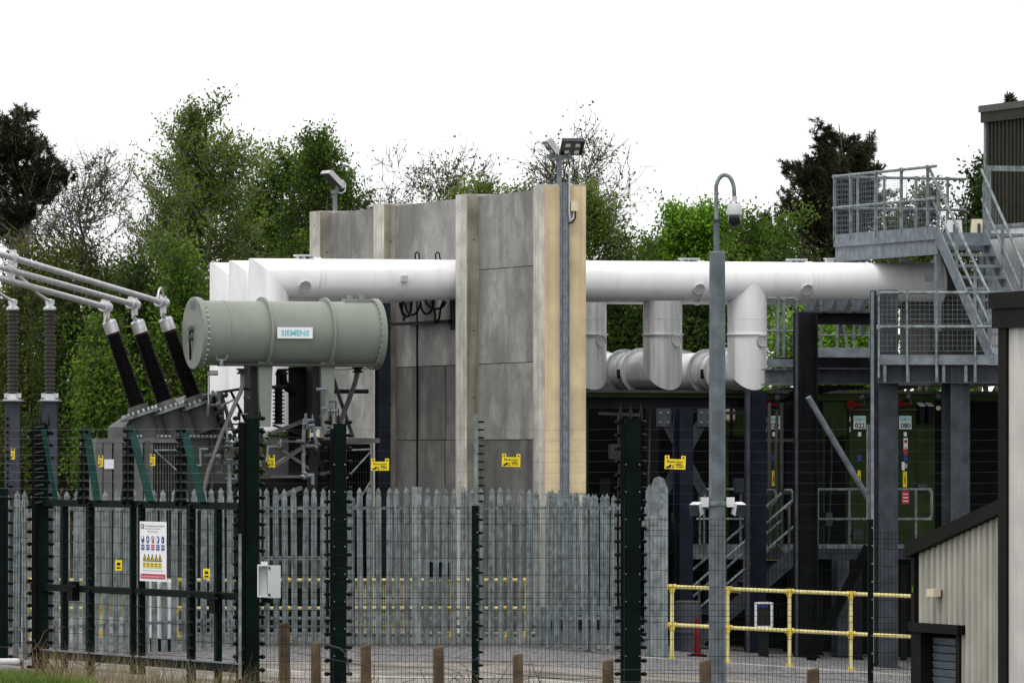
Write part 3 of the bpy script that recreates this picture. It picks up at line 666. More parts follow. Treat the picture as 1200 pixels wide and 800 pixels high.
# ================================================================== PALISADE FENCE
def pale_mesh(H):
    b = MB(); xs = [-.046,-.034,-.016,-.005,.005,.016,.034,.046]; ys = [.0,-.022,-.018,-.044,-.044,-.018,-.022,.0]
    lv = [(0,1,0),(H-.15,1,0),(H-.11,.72,0),(H-.075,.95,0),(H-.03,.45,.004),(H,.10,.012)]
    vs = []; n = len(xs)
    for z, k, bend in lv:
        for th in (0, .004): vs += [(x*k, y*k+th-bend, z) for x, y in zip(xs, ys)]
    fs = []
    for i in range(len(lv)-1):
        a = i*2*n; c = (i+1)*2*n
        for j in range(n-1):
            fs.append((a+j, a+j+1, c+j+1, c+j)); fs.append((a+n+j+1, a+n+j, c+n+j, c+n+j+1))
        fs.append((a, c, c+n, a+n)); fs.append((a+n-1, a+2*n-1, c+2*n-1, c+n-1))
    b.add(vs, fs); return b
pf = thing('palisade_fence', 'long galvanised palisade fence of spiked steel pales behind the green mesh fence', 'fence', (-3.96, 95, 0))
src = pale_mesh(2.42).build('pale', 'galv', pf, origin=(0,0,0), smooth=20)
first = True
S1 = Plane((-3.96, 95), (1, 0)); ang2 = Vector((3.21, 9.0, 0)); S0 = Plane((-7.17, 86), ang2)
def put_pale(p):
    global first
    p = p+Vector((random.uniform(-.006,.006), random.uniform(-.008,.008), 0)); p.z = gz(p.x, p.y)+random.uniform(-.01,.02)+.03
    if first: src.location = p-ORG[pf.name]; ORG[src.name] = p; first = False; o = src
    else: o = share(src, 'pale', pf, p)
    o.rotation_euler = (R(random.uniform(-.5,.5)), R(random.uniform(-.7,.7)), R(random.uniform(-4,4)))
x = 302.0
while x < 748:
    if not (480 < x < 494): put_pale(S1.pt(x, 530))
    x += 10.95
x = -6.0
while x < 296: put_pale(S0.pt(x, 530)); x += 12.0 - 1.0*x/296
S2 = Plane((0, 97.4), (1, .06))
x = 646.0
while x < 746: put_pale(S2.pt(x, 530)); x += 10.6
b = MB(); p = S1.pt(488.5, 530); b.span(Vector((p.x, 94.95, 0)), (UX,UY,UZ), (-.075,.075,0,.006,.05,2.47)); b.build('infill_plate', 'galv', pf)
for z in (.42, 2.12):
    b = MB(); a = S1.pt(300, 530); c = S1.pt(752, 530)
    b.span(Vector((a.x, 95, 0)), (UX,UY,UZ), (0, c.x-a.x, .012, .062, z, z+.045)); b.build('rail', 'galv', pf)
    b = MB(); a = S0.pt(-12, 530)+S0.n*.03; c = S0.pt(300, 530)+S0.n*.03; b.bar(Vector((a.x,a.y,z+.1)), Vector((c.x,c.y,z+.02)), .045, .05); b.build('rail', 'galv', pf)
for px in (302, 412, 556, 690):
    b = MB(); p = S1.pt(px, 530); b.span(Vector((p.x, 95.09, 0)), (UX,UY,UZ), (-.05,.05,0,.07,-.1,2.3)); b.build('fence_post', 'galv_dull', pf)
# wide pointed end post with its thin companion
pp = P(772.5, 530, 94.6); pp.z = gz(pp.x, pp.y)
ep = thing('gate_post', 'broad galvanised post with a pointed cap at the right end of the palisade fence', 'post', pp)
b = MB(); H = EYE-(558-HOR)*94.6/F-pp.z; w = .135
prof = [(-w,0),(w,0),(w,H-.19),(w*.55,H-.03),(.0,H),(-w*.55,H-.03),(-w,H-.19)]
b.prism([pp+UX*u+UZ*z for u, z in prof], UY*.2); b.build('shaft', 'galv', ep, smooth=0)
b = MB(); b.prism([pp-UX*(w+.002)+UZ*0+UY*.1, pp-UX*(w+.07)+UY*.2, pp-UX*(w+.07)+UY*.2+UZ*(H-.19), pp-UX*(w+.002)+UY*.1+UZ*(H-.12)], UY*.05); b.build('side_flange', 'galv_dull', ep)
pp = P(758.5, 530, 94.8); pp.z = gz(pp.x, pp.y)
ep = thing('gate_post', 'slim galvanised post just left of the broad pointed post', 'post', pp)
b = MB(); b.tube(pp, pp+UZ*2.3, .045, 12); b.build('shaft', 'galv', ep); b = MB(); b.lathe(pp+UZ*1.99, UZ, [(0,.085),(.12,.085)], 12); b.build('hinge', 'galv', ep); b = MB(); b.lathe(pp+UZ*.3, UZ, [(0,.075),(.1,.075)], 12); b.build('hinge', 'galv', ep)
b = MB(); b.lathe(pp+UZ*2.3, UZ, [(0,.05),(.03,.05)], 12); b.build('cap', 'galv', ep)

# ================================================================== ELECTRIC SECURITY FENCE (green mesh, posts, wires)
YM = 72.0
def insulators(mb, x, y, z0, z1, step, r=.045, side=0):
    z = z0
    while z < z1:
        mb.lathe(Vector((x, y, z)), UX*(1 if side >= 0 else -1), [(0,.014),(.02,r*.5),(.032,r*.72),(.045,r*.6),(.066,r*.4),(.072,.008)], 7); z += step
def mesh_panel(x0, x1, zt, zb, y0, y1, parent, step=.0445):
    b = MB(); n = int((x1-x0)/step)
    for i in range(n+1):
        x = x0+(x1-x0)*i/n; y = y0+(y1-y0)*i/n
        pts = []
        for z in (zb, zt-1.21, zt-1.17, zt-1.13, zt-1.09, zt-.20, zt-.165, zt-.13, zt-.10, zt):
            bend = -.035 if abs(z-(zt-1.15)) < .03 or abs(z-(zt-.15)) < .03 else 0
            pts.append(Vector((x, y+bend, z)))
        b.path(pts, .0027, 3, caps=False)
    z = zt-.02; k = 0
    zs = [zt-.02, zt-.09, zt-.145, zt-.21] + [zt-.21-.2*i for i in range(1, 5)]+[zt-1.08,zt-1.15,zt-1.22]+[zt-1.22-.2*i for i in range(1, 7)]
    for z in zs:
        if z > zb: b.path([Vector((x0, y0-.008, z)), Vector((x1, y1-.008, z))], .0026, 4, caps=False)
    o = b.build('mesh_panel', 'post_green', parent, smooth=0); o['kind'] = 'stuff'; return o
mf = thing('mesh_fence', 'dark green welded mesh security fence with tall insulated posts crossing the foreground', 'fence', (P(520,530,YM).x, YM, 0))
X = lambda px, Y=YM: (px-600)*Y/F
ZT = 2.375
mesh_panel(X(303), X(386), ZT, .02, YM, YM, mf); mesh_panel(X(407), X(553), ZT, 0, YM, YM, mf); mesh_panel(X(562), X(726), ZT, -.02, YM, YM, mf)
mesh_panel(X(752), X(1018), 2.235, -.2, YM, YM, mf); mesh_panel(X(1023), X(1072), 2.08, -.4, YM, YM, mf)
def big_post(px0, px1, py0, parent, name='post', Y=YM, zb=-.4, two_tone=None):
    x0, x1 = X(px0, Y), X(px1, Y); zt = EYE-(py0-HOR)*Y/F; xm = (x0+x1)/2
    b = MB(); b.span(Vector((xm, Y, 0)), (UX,UY,UZ), ((x0-xm)*.62, (x1-xm), -.07, .07, zb, zt)); o = b.build(name, 'post_green', parent, smooth=0)
    b = MB(); b.span(Vector((xm, Y, 0)), (UX,UY,UZ), ((x0-xm), (x0-xm)*.62-.004, -.09, .05, zb, zt-.06)); b.build('post_channel', 'black_paint', o, origin=ORG[parent.name], smooth=0)
    b = MB(); insulators(b, x1, Y-.02, .1, zt+.02, .155, .04, 1); insulators(b, x0, Y-.02, .1, zt+.02, .155, .04, -1); k = b.build('insulator', 'black_glaze', o, origin=ORG[parent.name]); k['kind'] = 'stuff'
    b = MB()
    for i in range(9):
        for xx in (x1-.015, x0+(x1-x0)*.26): b.lathe(Vector((xx, Y-.071, .3+i*.32)), -UY, [(0,.009),(.01,.009)], 6)
    k = b.build('bolt', 'galv', o, origin=ORG[parent.name]); k['kind'] = 'stuff'
    for dx in (0, .5, 1):
        b = MB(); b.lathe(Vector((x0+(x1-x0)*dx, Y, zt-.02)), UZ, [(0,.02),(.10,.02),(.12,.008),(.20,.004)], 6); b.build('post_spike', 'black_glaze', o, origin=ORG[parent.name])
    return o
big_post(387, 406, 496, mf); big_post(727, 751, 490, mf)
def slim_post(px, py0, parent, w=.085, pyx=None, Y=YM, beads=True):
    x = X(px, Y); zt = EYE-(py0-HOR)*Y/F
    b = MB(); b.span(Vector((x, Y, 0)), (UX,UY,UZ), (-w/2, w/2, -.06, .03, -.5, zt)); o = b.build('post', 'post_green', parent, smooth=0)
    b = MB()
    for i in range(12): b.lathe(Vector((x+w*.3, Y-.061, zt-.1-i*.21)), -UY, [(0,.010),(.012,.010)], 6)
    k = b.build('bolt', 'galv', o, origin=ORG[parent.name]); k['kind'] = 'stuff'
    if pyx:
        ze = EYE-(pyx-HOR)*Y/F; b = MB(); b.span(Vector((x+.01, Y, 0)), (UX,UY,UZ), (-.024,.024,-.02,.02, zt-.05, ze)); b.build('extension', 'galv', o, origin=ORG[parent.name], smooth=0)
        b = MB(); insulators(b, x+.034, Y-.02, zt+.05, ze, .093, .022, 1); k = b.build('insulator', 'black_glaze', o, origin=ORG[parent.name]); k['kind'] = 'stuff'
    if not beads: return
    b = MB(); insulators(b, x+w/2-.02, Y-.02, .2, zt-.15, .155, .026, 1); k = b.build('insulator', 'black_glaze', o, origin=ORG[parent.name]); k['kind'] = 'stuff'
slim_post(557, 592, mf, .085, 485); slim_post(1020, 608, mf, .062, beads=False)
b = MB()
for k in range(8):
    z = 2.40+.125*k
    for xa, xb in ((290,395),(406,557),(561,727),(751,1020),(1020,1185)):
        pts = [Vector((X(xa)+(X(xb)-X(xa))*t, YM-.06, z-.012*math.sin(math.pi*t)-(.0 if xa < 740 else .0))) for t in (0,.25,.5,.75,1)]
        b.path(pts, .0011, 3, caps=False)
for k in range(14):
    z = .25+.155*k
    b.path([Vector((X(303), YM-.12, z)), Vector((X(727), YM-.12, z))], .0008, 3, caps=False)
k = b.build('electric_wire', 'steel_grey', mf, smooth=0); k['kind'] = 'stuff'

# ------------------------------------------------------------------ gate
GL, GR = P(45, 530, 77.5), P(290, 530, 72.0); GP = Plane(GL, (GR-GL))
def gpt(px, z): q = GP.pt(px, 530); q.z = z; return q
GD = GP.u
gz_t, gz_m, gz_b = 2.37, 1.31, .465
leaves = [((39,158), [(75.5,.075),(105.5,.11),(156,.05)], 'left leaf of the dark green security gate'), ((162,284), [(166,.06),(224,.10),(255.5,.07),(281,.06)], 'right leaf of the dark green security gate carrying the white safety notice')]
gate_things = []
for li, ((x0, x1), bars, lab) in enumerate(leaves):
    root = thing('security_gate', lab, 'gate', (GP.pt((x0+x1)/2, 530).x, GP.pt((x0+x1)/2, 530).y, .3), 'security gate leaves'); gate_things.append(root)
    for z, h in ((gz_t, .085), (gz_m, .085), (gz_b, .10)):
        b = MB(); b.bar(gpt(x0, z), gpt(x1, z), .08, h, UZ); b.build('rail', 'post_green', root, smooth=0)
    b = MB(); b.bar(gpt(x0, gz_b+.06)-GP.n*.045, gpt(x1, gz_b+.06)-GP.n*.045, .012, .02, UZ); b.build('rail_edge', 'galv_dull', root)
    for px, w in bars:
        q = gpt(px, .22 if px not in (156,166) else .30); t = gpt(px, gz_t-.04)
        b = MB(); b.box((q+t)/2-GP.n*.0, (w, .075, (t-q).z), (GD, GP.n, UZ)); o = b.build('upright', 'post_green', root, smooth=0)
        if px in (105.5, 224, 166):
            b = MB(); z = .35
            while z < gz_t: c = gpt(px, z)+GD*w/2-GP.n*.05; b.lathe(c, GD, [(0,.02),(.03,.025),(.045,.032),(.07,.02),(.075,.01)], 7); z += .155
            k = b.build('insulator', 'black_glaze', o, origin=ORG[root.name]); k['kind'] = 'stuff'
    b = MB()
    for k in range(10):
        z = gz_b+.1+.19*k
        b.path([gpt(x0, z)-GP.n*.05, gpt(x1, z)-GP.n*.05], .003, 4, caps=False)
    k = b.build('gate_wire', 'post_green', root, smooth=0); k['kind'] = 'stuff'
    # electric extension posts with teal struts
    for px, top, (sx, sy) in (((105, 500, (119, 588)), (157, 498, (182, 588))) if li == 0 else ((219, 500, (243, 589)),)):
        zt = gpt(px, 0); zt = EYE-(top-HOR)*zt.y/F
        q0 = gpt(px, gz_t)-GP.n*.05; q1 = gpt(px, zt)-GP.n*.05
        b = MB(); b.box((q0+q1)/2, (.075,.06,(q1-q0).z), (GD, GP.n, UZ))
        b.bar(gpt(px-8, gz_t)-GP.n*.02, gpt(px-1, zt-.06)-GP.n*.02, .05, .11, GP.n)
        o = b.build('extension_post', 'post_green', root, smooth=0)
        b = MB(); z = gz_t+.06
        while z < zt:
            for sg in (-1, 1): b.lathe(gpt(px, z)-GP.n*.08+GD*.035*sg, GD*sg, [(0,.02),(.03,.03),(.045,.038),(.07,.022),(.08,.01)], 7)
            z += .105
        k = b.build('insulator', 'black_glaze', o, origin=ORG[root.name]); k['kind'] = 'stuff'
        e = gpt(sx, 0); ze = gz_t+.03
        b = MB(); b.bar(gpt(px+1.5, zt-.02)-GP.n*.06, gpt(sx, ze)-GP.n*.06, .05, .08, GP.n); b.build('strut', 'strut_teal', root, smooth=0)
    # lock boxes
    px, z = ((91, 1.28) if li == 0 else (258, 1.22)); c = gpt(px, z)
    b = MB(); b.box(c-GP.n*.06, (.17,.10,.24), (GD, GP.n, UZ)); b.bar(gpt(px, z)-GP.n*.11-GD*.2+UZ*.06, gpt(px, z)-GP.n*.11+GD*.2+UZ*.06, .03, .03); b.build('lock_case', 'black_paint', root, smooth=0)
# gate posts
for px0, px1, top, lab, st in ((38, 57, 497, 'thick black gate post at the left end of the gate with a teal strut', True), (280, 304, 490, 'thick dark green gate post between gate and mesh fence with a grey box', False)):
    c = GP.pt((px0+px1)/2, 530) if st else P((px0+px1)/2, 530, YM+.02); g = Vector((c.x, c.y, gz(c.x, c.y)-.1))
    root = thing('gate_post', lab, 'post', g); zt = EYE-(top-HOR)*c.y/F; w = (px1-px0)*c.y/F
    b = MB(); b.span(Vector((c.x, c.y, 0)), (UX,UY,UZ), (-w*.18, w/2, -.09,.09, g.z, zt)); o = b.build('shaft', 'post_green', root, smooth=0)
    b = MB(); b.span(Vector((c.x, c.y, 0)), (UX,UY,UZ), (-w/2, -w*.18-.004, -.12,.06, g.z, zt-.05)); b.build('channel', 'black_paint', root, smooth=0)
    b = MB(); insulators(b, c.x+w/2, c.y-.04, .3, zt+.03, .155, .045, 1); insulators(b, c.x-w/2, c.y-.04, .3, zt+.03, .155, .045, -1); k = b.build('insulator', 'black_glaze', root); k['kind'] = 'stuff'
    for dx in (-.5, 0, .5):
        b = MB(); b.lathe(Vector((c.x+w*dx, c.y, zt-.02)), UZ, [(0,.02),(.08,.02),(.10,.008),(.16,.004)], 6); b.build('post_spike', 'black_glaze', root)
    if st:
        b = MB(); q = P(51, 503, c.y-.1); e = P(66, 588, c.y-.15); b.bar(q, e, .06, .10, UY); b.build('strut', 'strut_teal', root, smooth=0)
        b = MB(); z = gz_t
        while z < zt: b.bar(Vector((c.x-w*.3, c.y-.13, z)), Vector((c.x+w*.25, c.y-.13, z+.02)), .02, .02); z += .105
        k = b.build('wire_tie', 'shed_grey', root); k['kind'] = 'stuff'
    else:
        b = MB(); b.span(Vector((c.x-w*.42, c.y-.13, 0)), (UX,UY,UZ), (-.018,.018,-.03,0,.35,2.05)); b.build('conduit', 'galv', root)
# left fence run beyond the gate
lf = thing('mesh_fence', 'short run of dark green fence left of the gate at the picture edge', 'fence', (GP.pt(10,530).x, GP.pt(10,530).y, .3))
for px in (4, -40):
    b = MB(); q = GP.pt(px, 530); b.span(Vector((q.x, q.y, 0)), (UX,UY,UZ), (-.06,.06,-.05,.05,.2,2.55)); o = b.build('post', 'post_green', lf, smooth=0)
    b = MB(); insulators(b, q.x+.06, q.y-.04, .4, 2.6, .155, .04, 1); k = b.build('insulator', 'black_glaze', o, origin=ORG[lf.name]); k['kind'] = 'stuff'
b = MB()
for k in range(12): b.path([gpt(-60, .4+.19*k)-GP.n*.02, gpt(38, .4+.19*k)-GP.n*.02], .003, 4, caps=False)
for k in range(30): q = -60+k*3.3; b.path([gpt(q, .3)-GP.n*.02, gpt(q, 2.37)-GP.n*.02], .002, 3, caps=False)
k = b.build('mesh_panel', 'post_green', lf, smooth=0); k['kind'] = 'stuff'
# electric wires over the gate are one harness
ew = thing('electric_wire', 'strands of thin electric wire strung over the gate between the insulated posts', 'wire', gpt(165, 2.4))
b = MB()
for k in range(9):
    z = 2.44+.105*k; b.path([gpt(-10, z)-GP.n*.14, gpt(47, z)-GP.n*.14, gpt(105, z)-GP.n*.14, gpt(160, z)-GP.n*.14, gpt(220, z)-GP.n*.14, gpt(288, z)-GP.n*.14], .0011, 3, caps=False)
k = b.build('strand', 'galv', ew, smooth=0); k['kind'] = 'stuff'

# control box on the gate post
c = P(316, 680, YM-.16)
cb = thing('control_box', 'open grey metal control box fixed beside the gate post', 'box', (c.x, c.y, c.z-.2))
b = MB(); b.span(c, (UX,UY,UZ), (-.02,.13,-.09,.0,-.20,.18)); b.build('door', 'box_white', cb)
b = MB(); b.span(c, (UX,UY,UZ), (-.125,-.03,-.02,.01,-.19,.19)); b.span(c, (UX,UY,UZ), (-.14,-.125,-.10,.01,-.19,.19)); b.span(c, (UX,UY,UZ), (-.125,-.02,-.10,-.03,.172,.19)); b.span(c, (UX,UY,UZ), (-.125,-.02,-.10,-.03,-.19,-.172)); b.build('case', 'dirty_white', cb)
b = MB(); b.lathe(c+UX*.0-UY*.092+UZ*.15, -UY, [(0,.014),(.012,.014)], 8); b.lathe(c+UX*.0-UY*.092-UZ*.16, -UY, [(0,.014),(.012,.014)], 8); b.build('screw', 'ink', cb)
b = MB(); b.span(c, (UX,UY,UZ), (-.09,.02,-.07,-.02,-.26,-.20)); b.build('gland', 'black_paint', cb)
b = MB(); b.span(c, (UX,UY,UZ), (-.10,-.02,-.08,-.03,.19,.225)); b.build('hood', 'dirty_white', cb)

# ------------------------------------------------------------------ yellow electric fence signs
def fsign(px, py, w, h, pl, lab, tilt=0.0, full=True):
    c = pl.pt(px, py)-pl.n*.08; u = (pl.u if pl.u.x > 0 else -pl.u); up = (UZ*math.cos(tilt)+u*math.sin(tilt)).normalized(); u2 = (u*math.cos(tilt)-UZ*math.sin(tilt)).normalized()
    root = thing('warning_sign', lab, 'sign', c, 'yellow electric fence signs')
    b = MB(); W2 = w/2; pts = [(-W2,-h/2),(W2,-h/2),(W2,h/2),(W2-w*.22,h/2),(W2-w*.22,h*.24),(-W2+w*.22,h*.24),(-W2+w*.22,h/2),(-W2,h/2)]
    b.prism([c+u2*a+up*z for a, z in pts], pl.n*.004); b.build('plate', 'sign_yellow', root, smooth=0)
    nrm = u2.cross(up)
    lettering('Electric fence', c+u2*(-w*.38)+up*(-h*.02), u2, up, w*.76, h*.17, 'ink', root, lift=.004, bold=.012)
    b = MB(); f = nrm*.003
    for a0, a1, z0, z1 in ((.02,.40,-.22,-.18),(.02,.30,-.13,-.09),(.05,.40,-.34,-.30)): b.prism([c+f+u2*w*a0+up*h*z0, c+f+u2*w*a1+up*h*z0, c+f+u2*w*a1+up*h*z1, c+f+u2*w*a0+up*h*z1], nrm*.001)
    b.build('small_print', 'ink', root, smooth=0)
    b = MB()
    for poly in ([(-.44,-.42),(-.28,-.42),(-.18,-.30),(-.17,-.18),(-.24,-.16),(-.32,-.28),(-.44,-.34)], [(-.15,-.40),(-.04,-.40),(-.04,-.34),(-.15,-.34)], [(-.14,-.26),(-.09,-.16),(-.06,-.20),(-.10,-.30)]):
        b.prism([c+f+u2*w*a+up*h*z for a, z in poly], nrm*.001)
    b.build('pictogram', 'ink', root, smooth=0)
    b = MB()
    for sg in (-1, 1): b.lathe(c+f+u2*sg*w*.39+up*h*.36, nrm, [(0,.010),(.004,.010)], 8)
    b.build('fixing', 'ink', root)
    return root
MP_ = Plane((0, YM), (1, 0))
fsign(445.5, 544, .21, .14, MP_, 'yellow electric fence sign before the dark blue steel column'); fsign(599, 539, .215, .15, MP_, 'yellow electric fence sign in front of the concrete wall', R(2))
fsign(791, 541.5, .245, .16, MP_, 'yellow electric fence sign in front of the dark cross bracing', R(2))
tw = Plane(P(325, 530, 71.9), (.42, -.9)); fsign(325, 540, .21, .145, tw, 'narrow yellow electric fence sign turned sideways among the transformer struts')
gw = lambda px: Plane(GP.pt(px, 530), (.35, -.93))
fsign(186, 538.5, .20, .14, gw(186), 'yellow electric fence sign above the right gate leaf'); fsign(125, 540, .20, .14, gw(125), 'yellow electric fence sign above the left gate leaf beside a white label'); fsign(22, 531.5, .17, .14, gw(22), 'yellow electric fence sign before the leftmost grey steel post')
# more of them low behind the fence
for px, py, lab in ((139, 662, 'small yellow sign low behind the left gate leaf'), (242, 672, 'small yellow sign low behind the right gate leaf')):
    c = P(px, py, 88.5); root = thing('warning_sign', lab, 'sign', c)
    b = MB(); b.box(c, (.10,.004,.15)); b.build('plate', 'sign_yellow', root); b = MB(); b.box(c-UY*.004+UZ*.02, (.05,.002,.04)); b.box(c-UY*.004-UZ*.035, (.06,.002,.02)); b.build('pictogram', 'ink', root)

# ------------------------------------------------------------------ white safety notice on the gate
n0 = GP.pt(170, 680)-GP.n*.07; n1 = GP.pt(201, 682)-GP.n*.07
u = GD; Wn = (n1-n0).length; Hn = 69*75.2/F
nb = thing('safety_notice', 'tall white site safety notice with pictograms and a red band on the gate', 'sign', n0)
b = MB(); b.prism([n0, n0+u*Wn, n0+u*Wn+UZ*Hn, n0+UZ*Hn], GP.n*.006); b.build('board', 'sign_white', nb, smooth=0)
NN = -GP.n
def flat(polys, name, material, lift=.003):
    b = MB()
    for poly in polys: b.prism([n0+NN*lift+u*(x*Wn)+UZ*(z*Hn) for x, z in poly], NN*.0015)
    return b.build(name, material, nb, smooth=0)
def rect(x0, z0, x1, z1): return [(x0,z0),(x1,z0),(x1,z1),(x0,z1)]
def disc_(x, z, rx, rz, n=14): return [(x+rx*math.cos(2*math.pi*i/n), z+rz*math.sin(2*math.pi*i/n)) for i in range(n)]
flat([rect(.05,.885,.155,.955)], 'emblem', 'ink'); flat([disc_(.11,.925,.03,.016), rect(.08,.895,.14,.905)], 'emblem_mark', 'sign_white', .006)
lettering('Civil Engineering Limited', n0+u*Wn*.19+UZ*Hn*.905, u, UZ, Wn*.74, Hn*.04, 'ink', nb, lift=.004)
lettering('Construction and maintenance', n0+u*Wn*.19+UZ*Hn*.872, u, UZ, Wn*.60, Hn*.022, 'ink', nb, lift=.004)
lettering('Site entrance', n0+u*Wn*.31+UZ*Hn*.822, u, UZ, Wn*.38, Hn*.026, 'ink', nb, lift=.004)
xs5 = [.12,.31,.5,.69,.88]
for i, x in enumerate(xs5):
    m_ = 'sign_red' if i == 2 else 'sign_blue'
    flat([disc_(x,.70,.055,.062)], 'safety_symbol', m_); 
    flat([disc_(x+(.0,.012,.0,-.01,.0)[i],.70+(.028,0,0,0,-.005)[i],(.032,.02,.038,.03,.018)[i],(.024,.03,.042,.04,.012)[i])], 'symbol_mark', 'sign_white', .006)
    if i == 2: flat([[(x-.04,.735),(x-.03,.745),(x+.04,.665),(x+.03,.655)]], 'symbol_bar', 'sign_red', .009); flat([rect(x-.008,.67,x+.012,.725)], 'symbol_figure', 'ink', .0075)
    flat([rect(x-.06,.525,x+.06,.615)], 'symbol_caption', m_); flat([rect(x-.045,.555,x+.045,.563), rect(x-.045,.580,x+.045,.588)], 'caption_print', 'sign_white', .006)
    xt = .19+.145*i
    flat([[(xt-.07,.335),(xt+.07,.335),(xt,.465)]], 'hazard_triangle', 'ink'); flat([[(xt-.046,.347),(xt+.046,.347),(xt,.435)]], 'triangle_face', 'sign_yellow', .006); flat([rect(xt-.014,.355,xt+.014,.40)], 'hazard_mark', 'ink', .009)
    flat([rect(xt-.062,.225,xt+.062,.315)], 'hazard_caption', 'sign_yellow'); flat([rect(xt-.045,.285,xt+.045,.297), rect(xt-.035,.25,xt+.035,.262)], 'caption_print', 'ink', .006)
lettering('All visitors must report to the site office', n0+u*Wn*.11+UZ*Hn*.165, u, UZ, Wn*.78, Hn*.026, 'ink', nb, lift=.004)
flat([rect(.035,.045,.965,.125)], 'red_band', 'sign_red'); lettering('No unauthorised access to site', n0+u*Wn*.07+UZ*Hn*.066, u, UZ, Wn*.86, Hn*.036, 'sign_white', nb, lift=.006)

# ------------------------------------------------------------------ wooden stakes with wire
stakes = [(333.5,729,13,73.6,'tall weathered wooden stake beside the gate post, standing behind the mesh'),(370.5,752,12,67,'reddish wooden stake left of the thick fence post'),(430,755,13,67,'wooden stake right of the thick fence post with a loop of wire'),(514.5,757,13,67,'wooden stake left of the slim green post'),
          (607.5,766,13,67,'dark red-brown wooden stake below the middle of the concrete wall'),(713,772.5,14,67,'pale wooden stake left of the broad dark fence post'),(827,773,14,67,'wooden stake at the foot of the camera pole'),(951,783,15,66.5,'short wooden stake below the yellow guard rail')]
for px, py, w, Y, lab in stakes:
    t = P(px, py, Y); g = Vector((t.x, t.y, gz(t.x, t.y)-.2)); wm = w*Y/F
    root = thing('wooden_stake', lab, 'stake', g, 'wooden stakes along the mesh fence')
    b = MB(); h = t.z-g.z; k = .93; tl = random.uniform(-.02,.02)
    lo = [(-1,-1),(1,-1),(1,1),(-1,1)]; ch = .75; oct_ = [(-1,-ch),(-ch,-1),(ch,-1),(1,-ch),(1,ch),(ch,1),(-ch,1),(-1,ch)]
    vs = [g+Vector((a*wm/2, c*wm/2, 0)) for a, c in oct_]+[g+Vector((a*wm/2*k+tl, c*wm/2*k, h-.02+a*.008)) for a, c in oct_]+[g+Vector((a*wm/2*.8+tl, c*wm/2*.8, h+a*.008)) for a, c in oct_]
    fs = [tuple(range(7,-1,-1)), tuple(range(16,24))]
    for r_ in (0, 8):
        for i in range(8): fs.append((r_+i, r_+(i+1) % 8, r_+8+(i+1) % 8, r_+8+i))
    b.add(vs, fs); b.build('shaft', 'wood', root, smooth=0)
sw = thing('fence_wire', 'slack plain wires strung between the wooden stakes', 'wire', P(600, 775, 67))
b = MB(); pts = [(333,748),(385,757),(430,766),(514,768),(607,777),(713,784),(827,785),(951,794),(1050,800)]
for dy in (0, 14): b.path([P(x, y+dy, 66.9) for x, y in pts], .003, 4)
b.path([P(382,754,66.9),P(398,759,66.9),P(404,765,66.9),P(408,774,66.9),P(409,792,66.9)], .009, 6)
b.build('strand', 'steel_grey', sw)

# ================================================================== YELLOW GUARD RAILS
def guard(name, label, pl, posts, top, mid, x_end, base_z=None, group='yellow guard rails', mesh=None, r=.031):
    a = pl.pt(posts[0], 530); root = thing(name, label, 'guard rail', (a.x, a.y, gz(a.x, a.y)), group)
    def at(px, py): return pl.pt(px, py)
    xs_ = [posts[0]]+[p for p in posts[1:]]+[x_end]
    for f, nm in ((top, 'top_rail'), (mid, 'mid_rail')):
        b = MB(); b.path([at(x, f(x)) for x in (min(xs_), max(xs_))], r, 10); b.build(nm, 'rail_yellow', root)
    for px in posts:
        t = at(px, top(px)); g = Vector((t.x, t.y, gz(t.x, t.y))) if base_z is None else Vector((t.x, t.y, base_z))
        b = MB(); b.tube(g, t, r*.95, 10); po = b.build('post', 'rail_yellow', root)
        b = MB(); b.lathe(g, UZ, [(0,.09),(.025,.09),(.03,.055),(.10,.05)], 12); b.build('foot', 'fitting_yellow', po, origin=ORG[root.name])
        for f in (top, mid):
            q = at(px, f(px)); b = MB(); b.tube(q-pl.u*.07, q+pl.u*.07, r*1.35, 10); b.tube(q-UZ*.08, q+UZ*.03, r*1.35, 10); b.build('fitting', 'fitting_yellow', po, origin=ORG[root.name])
    return root
HG = Plane(P(787, 530, 93.8), (E.x, E.y*1.1))
guard('guard_rail', 'yellow tubular guard rail in front of the steel gantry at right', HG, [787.5, 852.5, 925, 997], lambda x: 687+(x-785)*.0393, lambda x: 731.5+(x-785)*.050, 1078)
HL = Plane((0, 96.6), (1, 0))
gl = guard('guard_rail', 'yellow tubular guard rail behind the palisade fence at left', HL, [32, 120, 207, 335, 530, 596, 617], lambda x: 679.5, lambda x: 712.5, 617, base_z=.1)
b = MB()
for i in range(62):
    x = 386+i*2.35; 
    if x < 488: b.path([HL.pt(x, 681), HL.pt(x, 741)], .0045, 4, caps=False)
for j in range(25): b.path([HL.pt(386, 681+j*2.45), HL.pt(488, 681+j*2.45)], .0045, 4, caps=False)
k = b.build('mesh_infill', 'rail_yellow', gl, smooth=0); k['kind'] = 'stuff'

